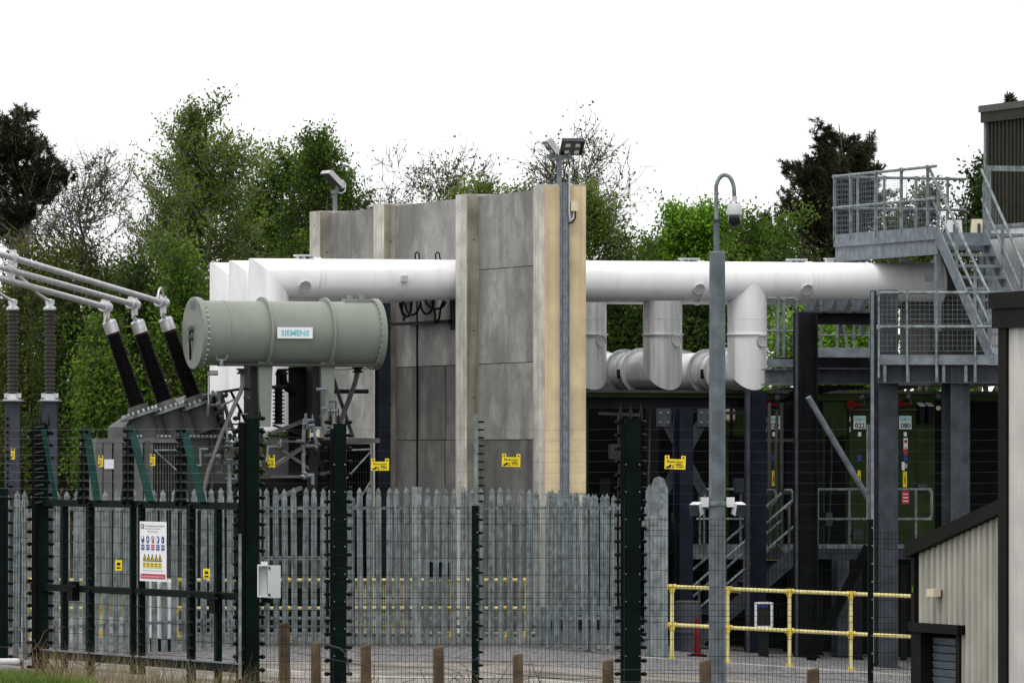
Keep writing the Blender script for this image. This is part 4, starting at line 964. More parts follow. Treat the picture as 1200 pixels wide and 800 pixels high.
# bund wall, slabs and boxes behind the palisade
bw = thing('bund_wall', 'low concrete bund wall behind the palisade fence', 'wall', (0-1.5, 97, 0))
for i in range(12):
    b = MB(); x0 = -7.8+i*.79; b.span(Vector((x0, 97.0, 0)), (UX,UY,UZ), (0,.78,0,.2,-.1,.16)); b.build('block', 'post_concrete', bw, smooth=0)
for z in (.10, .24):
    b = MB(); b.span(Vector((-6, 96.75, 0)), (UX,UY,UZ), (0,8.4,0,.05,z,z+.045)); b.build('cable_tray', 'galv', bw)
hc = P(190, 716, 92.5)
cab = thing('equipment_cabinet', 'white corrugated cabinet behind the gate below the safety notice', 'cabinet', (hc.x, hc.y, gz(hc.x, hc.y)))
b = MB(); w = 30*92.5/F; z0 = EYE-(748-HOR)*92.5/F; z1 = EYE-(680-HOR)*92.5/F
b.box((hc.x, hc.y+.2, (z0+z1)/2), (w,.4,z1-z0)); b.build('body', 'dirty_white', cab)
for i in range(7): b = MB(); b.box((hc.x-w/2+w*(i+.5)/7, hc.y-.012, (z0+z1)/2), (w/12,.024,(z1-z0)*.96)); b.build('rib', 'dirty_white', cab)
b = MB(); b.box((hc.x, hc.y+.2, z0-.16), (w*.95,.36,.32)); b.build('plinth', 'steel_dark', cab)
b = MB(); b.lathe((hc.x+.02, hc.y-.03, EYE-(709-HOR)*92.5/F), -UY, [(0,.05),(.03,.05)], 10); b.build('warning_disc', 'fitting_yellow', cab)
b = MB(); b.box((hc.x+.02, hc.y-.04, EYE-(689-HOR)*92.5/F), (.08,.03,.08)); b.build('handle', 'steel_dark', cab)
c = P(513, 667, 96.2); cp = thing('panel_stand', 'galvanised frame panel on a thin stand behind the palisade fence', 'panel', (c.x, c.y, 0))
b = MB(); b.box(c, (.36,.05,.24)); b.build('face', 'steel_dark', cp); b = MB()
for dx, dz, sx, sz in ((0,.14,.44,.04),(0,-.14,.44,.04),(-.2,0,.04,.24),(.2,0,.04,.24)): b.box(c+Vector((dx,-.03,dz)), (sx,.05,sz))
b.build('frame', 'galv', cp); b = MB(); b.box((c.x-.28, c.y, c.z/2+.2), (.035,.035,c.z+.4)); b.build('stand', 'steel_dark', cp)
c = P(345, 655, 97.0); cp = thing('switch_cabinet', 'pale grey switch cabinet low behind the palisade fence', 'cabinet', (c.x, c.y, 0))
b = MB(); b.box((c.x, c.y, c.z-.2), (.95,.3,.5)); b.build('body', 'mid_grey', cp); b = MB(); b.box((c.x, c.y-.155, c.z+.02), (1.05,.02,.06)); b.build('top_edge', 'galv', cp)
for dx in (-.35, .1): b = MB(); b.box((c.x+dx, c.y-.16, c.z-.2), (.34,.02,.3)); b.build('door', 'dark_tank', cp)
# ventilated louvre box by the wall foot
c = P(680, 742, 96.4); lv = thing('louvre_box', 'low grey louvred box at the right foot of the concrete wall', 'box', (c.x, c.y, 0))
b = MB(); b.box((c.x, c.y+.1, .28), (1.3,.2,.6)); b.build('case', 'galv_dull', lv)
for i in range(5): b = MB(); b.box((c.x-.5+.25*i, c.y-.012, .34), (.1,.02,.22)); b.build('louvre', 'steel_dark', lv)

# ================================================================== CAMERA POLE
Yc = 76.0; g = P(840.5, 530, Yc); g.z = gz(g.x, g.y)
cpz = lambda py: EYE-(py-HOR)*Yc/F
pole = thing('camera_pole', 'tall galvanised pole with a hooked top in front of the ducts', 'pole', g)
b = MB(); b.lathe(g, UZ, [(0,.106),(cpz(296)-g.z,.098),(cpz(294.5)-g.z,.085)], 8); b.build('shaft', 'pole_grey', pole, smooth=20)
ut = Vector((g.x-.01, g.y, cpz(295))); b = MB(); b.path([ut, Vector((ut.x, ut.y, cpz(258)))], .036, 12); b.build('upper_shaft', 'pole_grey', pole)
b = MB(); b.lathe(Vector((ut.x, ut.y, cpz(260))), UZ, [(0,.036),(.0,.048),(.03,.048),(.03,.03)], 12); b.build('collar', 'steel_grey', pole)
pts = [Vector((ut.x, ut.y, cpz(258))), Vector((ut.x, ut.y, cpz(232)))]
cx = (839.0+860)/2; rx = 10.8
for i in range(1, 12):
    th = math.pi*i/11; pts.append(P(cx-rx*math.cos(th), 224-19*math.sin(th), Yc))
pts.append(P(860.6, 233, Yc)); b = MB(); b.path(pts, .026, 10, r2=.026); b.build('hook', 'galv', pole)
dc = P(860.7, 232, Yc); dm = thing('dome_camera', 'white and black dome camera hanging from the hooked pole', 'camera', dc)
b = MB(); b.lathe(dc-UZ*.0, -UZ, [(-.02,.032),(.04,.032),(.05,.05),(.09,.085),(.19,.098),(.205,.098),(.215,.09)], 20); b.build('housing', 'box_white', dm)
b = MB(); prof = [(.205,.078),(.28,.078)]+[(.28+.085*math.sin(t), .078*math.cos(t)) for t in [i*math.pi/12 for i in range(1,7)]]; b.lathe(dc, -UZ, prof, 20); b.build('dome', 'glass_dark', dm)
b = MB(); 
for i in range(5): b.lathe(dc-UZ*.05+Vector((.06*math.cos(i*1.26),.06*math.sin(i*1.26),0)), -UZ, [(0,.01),(.02,.01)], 6)
b.build('vent', 'steel_grey', dm)
for sg, px, lab in ((-1, 820, 'white infrared lamp on the left of the camera pole'), (1, 862, 'white infrared lamp on the right of the camera pole')):
    c = P(px-.5, 595, Yc); root = thing('infrared_lamp', lab, 'lamp', c, 'infrared lamps on the camera pole')
    f = Vector((sg*.45, -.8, -.3)).normalized(); sd = f.cross(UZ).normalized(); up = sd.cross(f)
    q = P(px+sg*3.5, 596, Yc)
    b = MB(); b.box(q, (.13,.10,.15), (sd, f, up)); b.build('body', 'dirty_white', root)
    b = MB(); b.box(q+f*.06, (.13,.012,.14), (sd, f, up)); b.build('lens', 'steel_grey', root)
    k = P(px-sg*6, 588, Yc); b = MB(); b.box(k, (.10,.09,.12)); b.build('junction_box', 'dirty_white', root)
    b = MB(); b.bar(k, Vector((g.x+sg*.1, g.y-.02, k.z)), .04, .05); b.bar(k-UZ*.04, q+UZ*.02, .035, .035); b.build('bracket', 'galv', root)
b = MB(); b.lathe(Vector((g.x, g.y, cpz(592))), UZ, [(0,.10),(0,.118),(.055,.118),(.055,.10)], 16)
for i in range(3): b.lathe(Vector((g.x-.06+.06*i, g.y-.115, cpz(589.5))), -UY, [(0,.012),(.012,.012)], 6)
b.build('strap', 'galv', pole)

# ================================================================== STEEL GANTRY
def hcol(root, px, w, py0, Y, material, front=True, name='column', dep=None, zb=None):
    c = P(px, 530, Y); z0 = gz(c.x, c.y)-.05 if zb is None else zb; z1 = EYE-(py0-HOR)*Y/F; c.z = 0; dep = dep or w; zm = (z0+z1)/2; h = z1-z0
    A1, A2 = (E, D) if front else (D, E)
    b = MB()
    for s in (-1, 1): b.box(c+A2*s*dep/2+UZ*zm, (w, .016, h), (A1, A2, UZ))
    b.box(c+UZ*zm, (.012, dep-.02, h), (A1, A2, UZ))
    b.box(c+UZ*(z0+.06), (w*1.25, dep*1.25, .03), (A1, A2, UZ))
    return b.build(name, material, root, smooth=0)
g0 = P(985, 530, 102); g0.z = gz(g0.x, g0.y)
ga = thing('steel_gantry', 'tall frame of dark steel columns and beams carrying the ducts and platforms at right', 'gantry', g0)
GE = Plane((P(945,530,102).x, 102), E)
hcol(ga, 885, .28, 458.5, 102.0, 'steel_navy'); hcol(ga, 944, .30, 366, 101.6, 'steel_dark', False); hcol(ga, 1036, .34, 340, 99.6, 'steel_grey'); hcol(ga, 1120, .34, 424, 99.5, 'steel_grey')  # same grey-blue steel; the first column's shade is put into its navy
hcol(ga, 761, .24, 478, 103.2, 'steel_dark'); hcol(ga, 801, .24, 478, 101.5, 'steel_navy'); hcol(ga, 876, .06, 456, 101.6, 'steel_grey')
hcol(ga, 958, .14, 470, 103.6, 'steel_dark'); hcol(ga, 1003, .16, 655, 102.6, 'steel_dark'); hcol(ga, 985, .22, 655, 103.2, 'steel_grey', zb=-.45); hcol(ga, 925, .16, 470, 103.8, 'steel_dark')
b = MB(); a = P(1025.2, 530, 99.35); b.box((a.x-.04, a.y, 2.6), (.05,.02,6.0)); b.build('column_edge', 'galv_dull', ga)
b = MB(); a = P(933.5, 530, 101.3); b.box((a.x, a.y, 2.45), (.05,.02,5.8)); b.build('column_edge', 'steel_grey', ga)  # lighter strip puts the lit left flange edge into the colour
def ibeam(pl, x0, x1, y0, y1, material, dep=.2, name='beam'):
    b = MB(); t = 1.6
    b.prect(pl, x0, y0, x1, y0+t, dep); b.prect(pl, x0, y1-t, x1, y1, dep)
    b.prect(pl, x0, y0+t, x1, y1-t, dep-dep*.5-.0, -dep*.45)
    return b.build(name, material, ga, smooth=0)
G1 = GE.off(.5)
ibeam(GE.off(.6), 688, 882, 464, 478.5, 'steel_dark', .3)
ibeam(GE, 956, 1030, 366, 380, 'steel_dark', .35); ibeam(GE, 952, 1034, 431, 450, 'steel_grey', .3); ibeam(GE.off(.05), 900, 934, 432, 451, 'galv_dull', .3)
b = MB(); b.prect(GE.off(.0), 941, 407, 1030, 418.5, .02); b.build('kick_plate', 'galv_dull', ga); b = MB(); b.prect(GE.off(.0), 900, 420.5, 932.5, 430, .02); b.build('kick_plate', 'galv_dull', ga)
b = MB(); b.prect(GE.off(.25), 925, 418.6, 1032, 430.6, .6); b.build('deck', 'steel_dark', ga)
for x0, x1 in ((952,1026),(1050,1090)):
    b = MB(); a, c = GE.pt(x0, 451), GE.pt(x1, 451); b.prism([a+GE.n*.5, c+GE.n*.5, c+GE.n*1.6-UZ*.02, a+GE.n*1.6-UZ*.25], -UZ*.05); b.build('soffit', 'steel_dark', ga)
# duct saddles on the upper beam
for x0 in (951, 972, 988, 1006):
    c = GE.pt(x0, 360); b = MB(); b.prism([c+UX*.02-UZ*.06, c+UX*.12-UZ*.06, c+UX*.12+UZ*.12, c+UX*.09+UZ*.12], D*.4+UZ*0); b.box(c+UX*.05-UZ*.08+D*.2, (.2,.5,.03), (E,D,UZ)); b.build('duct_saddle', 'steel_grey', ga, smooth=0)
# cables and trays hung in the frame
for (x0,y0,x1,y1,o_) in ((700,484,748,486,.7),(775,482,830,481,.7),(846,484,880,483,.7),(905,456,935,455,.9),(960,456,1020,455,.9)):
    b = MB(); b.bar(GE.off(o_).pt(x0,y0), GE.off(o_).pt(x1,y1), .10, .05); b.build('cable_tray', 'steel_grey', ga, smooth=0)
for i in range(14):
    x = random.uniform(700, 1015); o_ = random.uniform(.9, 2.4); y0 = random.uniform(466, 490); b = MB(); q = GE.off(o_)
    b.path([q.pt(x, y0), q.pt(x+random.uniform(-2,2), y0+60), q.pt(x+random.uniform(-5,5), y0+150)], random.uniform(.012,.03), 6); b.build('cable', random.choice(['black_paint','steel_grey','mid_grey']), ga)
for x, y in ((706,560),(716,520),(790,600),(842,540),(862,560),(968,600),(1000,620),(950,560)):
    b = MB(); b.prect(GE.off(1.6), x, y, x+random.uniform(7,12), y+random.uniform(10,18), .12); b.build('switch_box', random.choice(['mid_grey','steel_grey','steel_dark']), ga, smooth=0)
# braces
def brace(pl, x0, y0, x1, y1, w, material, h=None, rnd=False):
    b = MB()
    if rnd: b.tube(pl.pt(x0,y0), pl.pt(x1,y1), w/2, 12)
    else: b.bar(pl.pt(x0,y0), pl.pt(x1,y1), h or w*.5, w, pl.n.cross(pl.pt(x1,y1)-pl.pt(x0,y0)))
    return b.build('brace', material, ga, smooth=35 if rnd else 0)
brace(Plane((P(985,530,100.6).x,100.6), E), 947, 465, 1019, 587, .10, 'galv_dull', rnd=True)
brace(Plane((P(985,530,100.4).x,100.4), E), 1017, 640, 948, 778, .14, 'black_paint')
GX = GE.off(.45)
brace(GX, 776, 486, 832, 592, .17, 'steel_grey', .03); brace(GX.off(.05), 826, 488, 767, 598, .17, 'steel_grey', .03)
for x, y in ((777,489),(825,489),(829,586),(769,592)):
    c = GX.pt(x, y)-GX.n*.03; b = MB(); b.box(c, (.26,.02,.30), (E,D,UZ)); gp = b.build('gusset', 'steel_grey', ga); b = MB()
    for i in (-1,1):
        for j in (-1,1): b.lathe(c-D*.01+E*.07*i+UZ*.08*j, -D, [(0,.02),(.02,.02)], 6)
    b.build('bolt', 'galv_dull', gp, origin=ORG[ga.name], kind='stuff')

# ------------------------------------------------------------------ rails helper
def railing(root, pts, hts, posts, material='galv', r=.027, mesh=True, z_low=.08, post_w=.05, post_down=.0, ms=.075):
    """pts: polyline of deck points; hts: rail heights; posts at the fractions given for each segment"""
    for h in hts:
        b = MB(); b.path([p+UZ*h for p in pts], r, 10); b.build('top_rail' if h == max(hts) else 'mid_rail', material, root)
    for seg, fr in posts:
        a, c = pts[seg], pts[seg+1]; d = (c-a).normalized()
        for f in fr:
            q = a.lerp(c, f); b = MB(); b.bar(q-UZ*post_down, q+UZ*max(hts), post_w, .03, d if abs(d.z) < .8 else None); po = b.build('rail_post', material, root, smooth=0)
            for h in hts: b = MB(); b.lathe(q+UZ*(h-.035), UZ, [(0,.02),(0,.036),(.07,.036),(.07,.02)], 8); b.build('rail_boss', material, po, origin=ORG[root.name])
    if mesh:
        b = MB()
        for seg in mesh if isinstance(mesh, (list, tuple)) else range(len(pts)-1):
            a, c = pts[seg], pts[seg+1]; L = (c-a).length; n = max(2, int(L/ms))
            for lo, hi in ((z_low, hts[1]-.05), (hts[1]+.05, hts[0]-.05)):
                for i in range(n+1): q = a.lerp(c, i/n); b.path([q+UZ*lo, q+UZ*hi], .0026, 3, caps=False)
                m = int((hi-lo)/ms)
                for j in range(m+1): z = lo+(hi-lo)*j/m; b.path([a+UZ*z, c+UZ*z], .0026, 3, caps=False)
        k = b.build('mesh_infill', 'galv_dull', root, smooth=0); k['kind'] = 'stuff'
# lower front platform
YB = 99.2; zB = EYE+(HOR-417)*YB/F
bx0, bx1 = P(1030,530,YB).x, P(1215,530,YB).x
pb = thing('access_platform', 'lower galvanised access platform with mesh railings at the foot of the stairs', 'platform', (bx0, YB, zB))
b = MB(); b.span(Vector((bx0, YB, zB)), (UX,UY,UZ), (0,bx1-bx0,.02,3.0,-.05,-.002)); b.build('deck', 'steel_dark', pb)
b = MB(); b.span(Vector((bx0, YB, zB)), (UX,UY,UZ), (0,bx1-bx0,0,.016,-.14,.02)); b.build('kick_plate', 'galv_dull', pb)
b = MB(); b.span(Vector((bx0, YB+.12, zB)), (UX,UY,UZ), (-.02,bx1-bx0,0,.012,-.42,-.145)); b.span(Vector((bx0, YB+.02, zB)), (UX,UY,UZ), (-.02,bx1-bx0,0,.22,-.44,-.42)); b.build('edge_beam', 'steel_grey', pb)
for px in (1037, 1064, 1098, 1106, 1132, 1143):
    x = P(px, 530, YB).x; b = MB(); b.span(Vector((x, YB, zB)), (UX,UY,UZ), (-.025,.025,.02,.12,-.42,-.15)); b.build('stiffener', 'galv_dull', pb)
rl = [Vector((bx0-.02, YB-.03, zB)), Vector((bx1, YB-.03, zB))]
tot = bx1-bx0; fr = [(P(px,530,YB).x-bx0)/tot for px in (1031, 1064, 1098, 1143)]
railing(pb, rl, (1.02, .47), [(0, fr)], mesh=True, post_down=.35)
# second railing behind, at the back of the decks
rb_ = thing('platform_railing', 'galvanised mesh railing on the walkway behind the pointed drop duct', 'railing', GE.off(1.2).pt(900, 425))
def gp_(px, z, off): q = GE.off(off).pt(px, 530); q.z = z; return q
za = GE.pt(960, 419).z
railing(rb_, [gp_(899, za, .03), gp_(934, za, .03)], (.98, .44), [(0, (.35,.55,.98))], mesh=True, r=.02)
railing(rb_, [gp_(958, za, 2.3), gp_(1040, za, 2.3)], (.98, .42), [(0, (.05,.28,.52,.75,.98))], mesh=False, r=.02)
b = MB(); b.bar(gp_(985, za+.85, 2.2), gp_(996, za, 2.2), .04, .04); b.build('stay', 'galv', rb_)

# ------------------------------------------------------------------ upper platform and stairs
PC = Plane((P(1097,530,102.5).x, 102.5), D)
zC = EYE+(HOR-272)*102.5/F
n0_ = PC.p0+UZ*zC; Lc = PC.t(977)
up_ = thing('access_platform', 'high galvanised platform with mesh railings above the right end of the ducts', 'platform', n0_)
FL = 1.62                                                    # deck reaches right to the cladded room
b = MB(); b.span(n0_, (D,E,UZ), (.02, Lc, .02, FL, -.06, -.004)); b.build('deck', 'galv_dull', up_)
b = MB(); b.span(n0_, (D,E,UZ), (0, Lc, -.004, .012, -.12, .10)); b.build('kick_plate', 'galv_dull', up_, smooth=0)
b = MB(); b.span(n0_, (D,E,UZ), (0, Lc, .03, .045, -.36, -.12)); b.span(n0_, (D,E,UZ), (0, Lc, .0, .12, -.372, -.36)); b.span(n0_, (D,E,UZ), (-.012, 0, .0, .9, -.30, -.0)); b.build('edge_beam', 'galv_dull', up_, smooth=0)
for s_, q_ in ((Lc-.05,.1),(Lc-1.0,.1),(.06,.06),(.06,.86),(Lc-.05,1.4)):
    b = MB(); t = n0_+D*s_+E*q_; b.box(t+UZ*-1.0, (.09,.09,1.3), (E,D,UZ)); b.build('leg', 'galv_dull', up_)
c_far = n0_+D*Lc
railing(up_, [n0_+E*.0, c_far, c_far+E*(FL+.9)], (1.10, .56), [(0, (.08,.33,.58,.83,.99)), (1, (.18,.38,.62,.86))], mesh=True, post_down=0)
# stair flight
st = thing('staircase', 'steep galvanised stair flight between the two platforms at right', 'staircase', n0_-D*1.3-UZ*1.0)
tB = PC.t(1161); n_st = 11; W_ = .86
def sp(f, q, dz=0): return n0_+D*(tB*f)+E*q+UZ*(-(zC-zB)*f+dz)
for q in (.02, W_):
    b = MB(); b.bar(sp(0,q,-.02), sp(1,q,-.02), .03, .24, UZ); b.build('stringer', 'galv_dull' if q else 'galv_dull', st, smooth=0)
    b = MB(); f0 = -.16 if q < .5 else -.03; hr = [sp(f0,q,.76 if q < .5 else 1.0), sp(.96,q,.95)]; b.path(hr, .025, 10); b.build('handrail', 'galv', st)
    b = MB(); b.path([sp(f0*.7,q,.36 if q < .5 else .52), sp(.96,q,.48)], .022, 10); b.build('mid_rail', 'galv', st)
    for f in (.02, .36, .70, .97): b = MB(); b.bar(sp(f,q,-.1), sp(f,q,.88), .045, .03, D); b.build('rail_post', 'galv', st, smooth=0)
    b = MB()
    for i in range(22): b.path([sp(i/22,q+.01,.1), sp(i/22,q+.01,.98)], .0026, 3, caps=False)
    for j in range(11): b.path([sp(0,q+.01,.12+.085*j), sp(.96,q+.01,.12+.085*j)], .0026, 3, caps=False)
    if q > .5:
        k = b.build('mesh_infill', 'galv_dull', st, smooth=0); k['kind'] = 'stuff'
for i in range(1, n_st):
    c = sp(i/n_st, (W_+.02)/2, .0); b = MB(); b.box(c-D*.02, (W_-.05,.23,.03), (E,D,UZ)); b.box(c-D*.135-UZ*.004, (W_-.05,.02,.05), (E,D,UZ)); b.build('tread', 'galv_dull', st, smooth=0)
b = MB(); b.box(n0_+E*(W_+.08)+UZ*.15-D*.0, (.09,.09,1.9), (E,D,UZ)); b.build('newel_post', 'galv', st)
b = MB(); q = n0_+E*(W_+.08)+UZ*1.08; b.bar(q, q+E*1.5, .08, .09); b.build('head_rail', 'galv', st)
# olive cladded room on top
RBp = Plane((P(1157,530,107.5).x, 107.5), -D); r0 = RBp.p0.copy(); z0, z1 = 5.2, EYE+(HOR-140)*107.5/F
ro = thing('plant_room', 'dark olive corrugated room with a pale roof edge in the top right corner', 'building', (r0.x, r0.y, z0))
def corrug(origin, du, dn, L, z0f, z1f, pitch, dep, steps=None):
    """trapezoidal sheet running along du, standing between two heights given as functions of the distance"""
    b = MB(); pts = []; t = 0.0; k = 0
    pat = ((0,0),(.45,0),(.55,1),(.93,1))
    while t < L:
        for f, h in pat:
            x = t+f*pitch
            if x <= L: pts.append((x, h*dep))
        t += pitch
    vs = []; n = len(pts)
    for x, h in pts: vs += [origin+du*x-dn*h+UZ*z0f(x), origin+du*x-dn*h+UZ*z1f(x)]
    fs = [(2*i, 2*i+2, 2*i+3, 2*i+1) for i in range(n-1)]
    b.add(vs, fs); return b
corrug(r0, -D, E, 3.6, lambda x: z0, lambda x: z1, .155, .04).build('cladding', 'cladding_olive', ro, smooth=0)
b = MB(); b.span(r0, (-D,E,UZ), (0,3.6,.01,3.2,z0,z1)); b.build('wall', 'cladding_olive', ro)
b = MB(); b.span(r0, (-D,E,UZ), (-.09,3.7,-.09,3.3,z1-.06,z1+.12)); b.build('fascia', 'cladding_olive', ro)
b = MB(); b.span(r0, (-D,E,UZ), (-.12,3.73,-.12,3.33,z1+.122,z1+.24)); b.build('roof_edge', 'mid_grey', ro)
b = MB(); b.span(r0, (-D,E,UZ), (-.05,.04,-.05,.03,z0,z1-.065)); b.build('corner_trim', 'galv', ro)
# pale enclosure under it
e0 = Plane((P(1163,530,104.6).x, 104.6), -D).p0.copy(); ze = EYE+(HOR-268)*104.6/F
en = thing('duct_enclosure', 'pale painted enclosure beside the stairs where the ducts end', 'enclosure', (e0.x, e0.y, 4.0))
b = MB(); b.span(e0, (-D,E,UZ), (-.2,3.8,.0,2.5,4.3,ze)); b.build('wall', 'dirty_white', en)
for i in range(3): b = MB(); b.span(e0, (-D,E,UZ), (.02+.95*i,.95+.95*i,-.015,-.002,4.35,ze-.03)); b.build('wall_panel', 'white_paint', en)
b = MB(); b.span(e0, (-D,E,UZ), (-.25,3.85,-.05,2.55,ze+.002,ze+.06)); b.build('lid', 'galv', en)
b = MB(); q = P(1120, 530, 105.9); b.box((q.x, q.y+.5, 5.1), (1.5,1.2,1.9), (E,D,UZ)); b.build('end_box', 'mid_grey', en)
for px0, px1, y0, m_, lab in ((1108,1128,258,'dirty_white','off-white square block on the high platform behind the stair head'),(1137,1156,257,'box_cream','cream stained block beside the stair head on the high platform')):
    c = P((px0+px1)/2, 530, 105.2); w = (px1-px0)*105.2/F; zt = EYE+(HOR-y0)*105.2/F
    bl = thing('concrete_block', lab, 'block', (c.x, c.y, zC)); b = MB(); h = zt-zC
    b.hexa([c*1.0+Vector((-w/2,-w/2,zC-3+.0)), c+Vector((w/2,-w/2,zC-3)), c+Vector((w/2,w/2,zC-3)), c+Vector((-w/2,w/2,zC-3)), c+Vector((-w*.4,-w*.4,zt-3)), c+Vector((w*.4,-w*.4,zt-3)), c+Vector((w*.4,w*.4,zt-3)), c+Vector((-w*.4,w*.4,zt-3))]); b.build('body', m_, bl)
    b = MB(); b.box((c.x, c.y-w*.47, (zt+zC)/2), (.05,.05,h*.5)); b.build('lifting_slot', 'mid_grey', bl)

# ================================================================== GREEN ENCLOSURES UNDER THE PLATFORMS
PRP = Plane((P(980,530,105.6).x, 105.6), E)
pr = thing('plant_enclosure', 'long dark green plant enclosure with signed doors under the platforms', 'building', (PRP.pt(900,530).x, PRP.pt(900,530).y, 0))
b = MB(); b.prect(PRP, 684, 461, 1190, 648, 2.2); b.build('wall', 'dark_green', pr)
b = MB(); b.prect(PRP, 684, 648.5, 1190, 800, 2.2, -.3); b.build('undercroft_shade_wall', 'black_paint', pr)  # wall put in black, so the undercroft's shade sits in its colour
b = MB(); b.prect(PRP, 684, 461, 1190, 469, .0, .05); b.build('fascia', 'dark_green', pr)
b = MB(); b.prect(PRP, 684, 457.5, 1190, 460.8, 2.3, .1); b.build('roof_edge', 'mid_grey', pr)
for x0, x1, y0, y1 in ((854,873,512,640),(878,896,470,640),(931,962,478,640),(967,990,512,640),(1096,1190,469.5,640),(690,845,478,648)):
    b = MB(); b.prect(PRP, x0, y0, x1, y1, .004, .02); b.build('dark_gap_panel', 'black_paint', pr)  # flat black sheets paint in the dark of recessed gaps and openings
for x0, x1, y0, y1 in ((848,874,470,510),(964,992,471,510),(915,931,470,600),(1073,1095,500,640)):
    b = MB(); b.prect(PRP, x0, y0, x1, y1, .004, .03); b.build('wall_panel', 'dark_green', pr)
def psign(par, x0, y0, x1, y1, material, name='sign', front=.075, dep=.012):
    b = MB(); b.prect(PRP, x0, y0, x1, y1, -front+dep if False else .0, front); return b.build(name, material, par, origin=ORG[pr.name], smooth=0)
def ptext(par, body, x0, y0, x1, y1, material, front=.08):
    a = PRP.pt(x0, y1)-PRP.n*front; w = (PRP.pt(x1, y1)-PRP.pt(x0, y1)).length; h = (y1-y0)*a.y/F
    return lettering(body, a, E, UZ, w, h, material, par, lift=.004, bold=.015)
for k, (x0, x1, code, sx) in enumerate(((895.5,915,'020',898), (993.5,1020,'022',998.5), (1047.5,1072,'080',1052))):
    b = MB(); b.prect(PRP, x0, 481, x1, 640, .0, .05); dr = b.build('door', 'door_green', pr, smooth=0)
    b = MB(); b.prect(PRP, x0-1, 479.3, x1+1, 480.6, .0, .09); b.build('door_hood', 'mid_grey', dr, origin=ORG[pr.name])
    for y in (488, 500): b = MB(); b.prect(PRP, x0+.3, y, x0+1.2, y+6, .0, .07); b.build('hinge', 'dirty_white', dr, origin=ORG[pr.name])
    psign(dr, sx, 487.2, sx+14, 502.6, 'sign_white')
    ptext(dr, 'SIEMENS', sx+.7, 488.4, sx+13.3, 493.4, 'ink_teal'); ptext(dr, code, sx+1.2, 495.2, sx+12.8, 501.4, 'ink')
    psign(dr, sx+5.5, 506, sx+9, 511, 'sign_white', front=.06)
    if k < 2:
        psign(dr, sx+4.5, 533, sx+9.5, 539.5, 'sign_blue', front=.06); psign(dr, sx+5, 551, sx+8.5, 569, 'sign_yellow', front=.06); ptext(dr, 'I', sx+6.2, 557, sx+7.2, 565, 'ink', .062)
    else:
        q = psign(dr, sx+5.3, 513, sx+10, 526, 'sign_white', front=.06)
        b = MB(); c = PRP.pt(sx+7.6, 517)-D*.065
        prof = [(0,.028),(.004,.028),(.004,.020),(0,.020)]; b.lathe(c, -D, prof, 14); b.bar(c+UZ*-.09-E*.02, c+UZ*-.13+E*.02, .006, .012); b.build('prohibition_ring', 'sign_red', dr, origin=ORG[pr.name])
        psign(dr, sx+5.3, 526.2, sx+10, 532.5, 'sign_red', front=.06); psign(dr, sx+5.3, 533, sx+10, 539.5, 'sign_blue', front=.06)
        psign(dr, sx+3.3, 541, sx+6.6, 550.5, 'sign_white', front=.06); psign(dr, sx+7.4, 543, sx+9.3, 548, 'dirty_white', front=.06)
        psign(dr, sx+4.5, 552, sx+9.2, 570.5, 'sign_yellow', front=.06); ptext(dr, 'I', sx+6.4, 557, sx+7.4, 566, 'ink', .062)
        psign(dr, sx+3, 575, sx+12, 590, 'sign_red', front=.06)
        for y in (578, 582, 586): psign(dr, sx+4.5, y, sx+10.5, y+1.3, 'sign_white', 'sign_print', .066)
for x, y in ((998,474),(1052.5,473),(899,474)):
    c = PRP.pt(x, y)-D*.12; b = MB(); b.lathe(c, (-.6,-.8,.0), [(0,.05),(.06,.055),(.10,.085),(.12,.085)], 14); b.box(c+E*.12+D*.02, (.16,.06,.05), (E,D,UZ)); b.build('alarm_horn', 'red_plastic', pr)
    b = MB(); b.bar(c+E*.2, c+E*.16+UZ*.10, .04, .03); b.lathe(c+E*.16+UZ*.11, (-.3,-.6,.3), [(0,.03),(.05,.045)], 10); b.build('spot_lamp', 'mid_grey', pr)
for x0 in (918.5, 1073.5, 1083.5):
    c0_ = PRP.pt(x0+3.5, 486)-D*.06; b = MB(); b.box(c0_, (.10,.16,.30), (E,D,UZ)); b.build('lamp_case', 'steel_dark', pr); b = MB(); b.prism([c0_+E*-.055-D*.09+UZ*.15, c0_+E*.055-D*.09+UZ*.15, c0_+E*.055+D*.08+UZ*.21, c0_+E*-.055+D*.08+UZ*.21], UZ*.015); b.build('lamp_hood', 'box_white', pr)
b = MB(); c = PRP.pt(854, 486)-D*.05; b.lathe(c-UZ*.12, UZ, [(0,.05),(.04,.09),(.2,.09),(.24,.05)], 12); b.build('bulkhead_lamp', 'box_cream', pr)
b = MB(); b.prect(PRP, 1073, 567, 1083, 575, .0, .12); b.build('switch_box', 'mid_grey', pr); b = MB(); b.prect(PRP, 918, 565, 925, 573, .0, .12); b.build('switch_box', 'mid_grey', pr)
for y, m_ in ((464,'slat_blue'),(478,'box_cream')):
    b = MB(); b.lathe(P(1099.6, y, 100.9), -UY, [(0,.04),(.02,.04),(.02,.03)], 14); b.build('wall_badge', m_, pr)

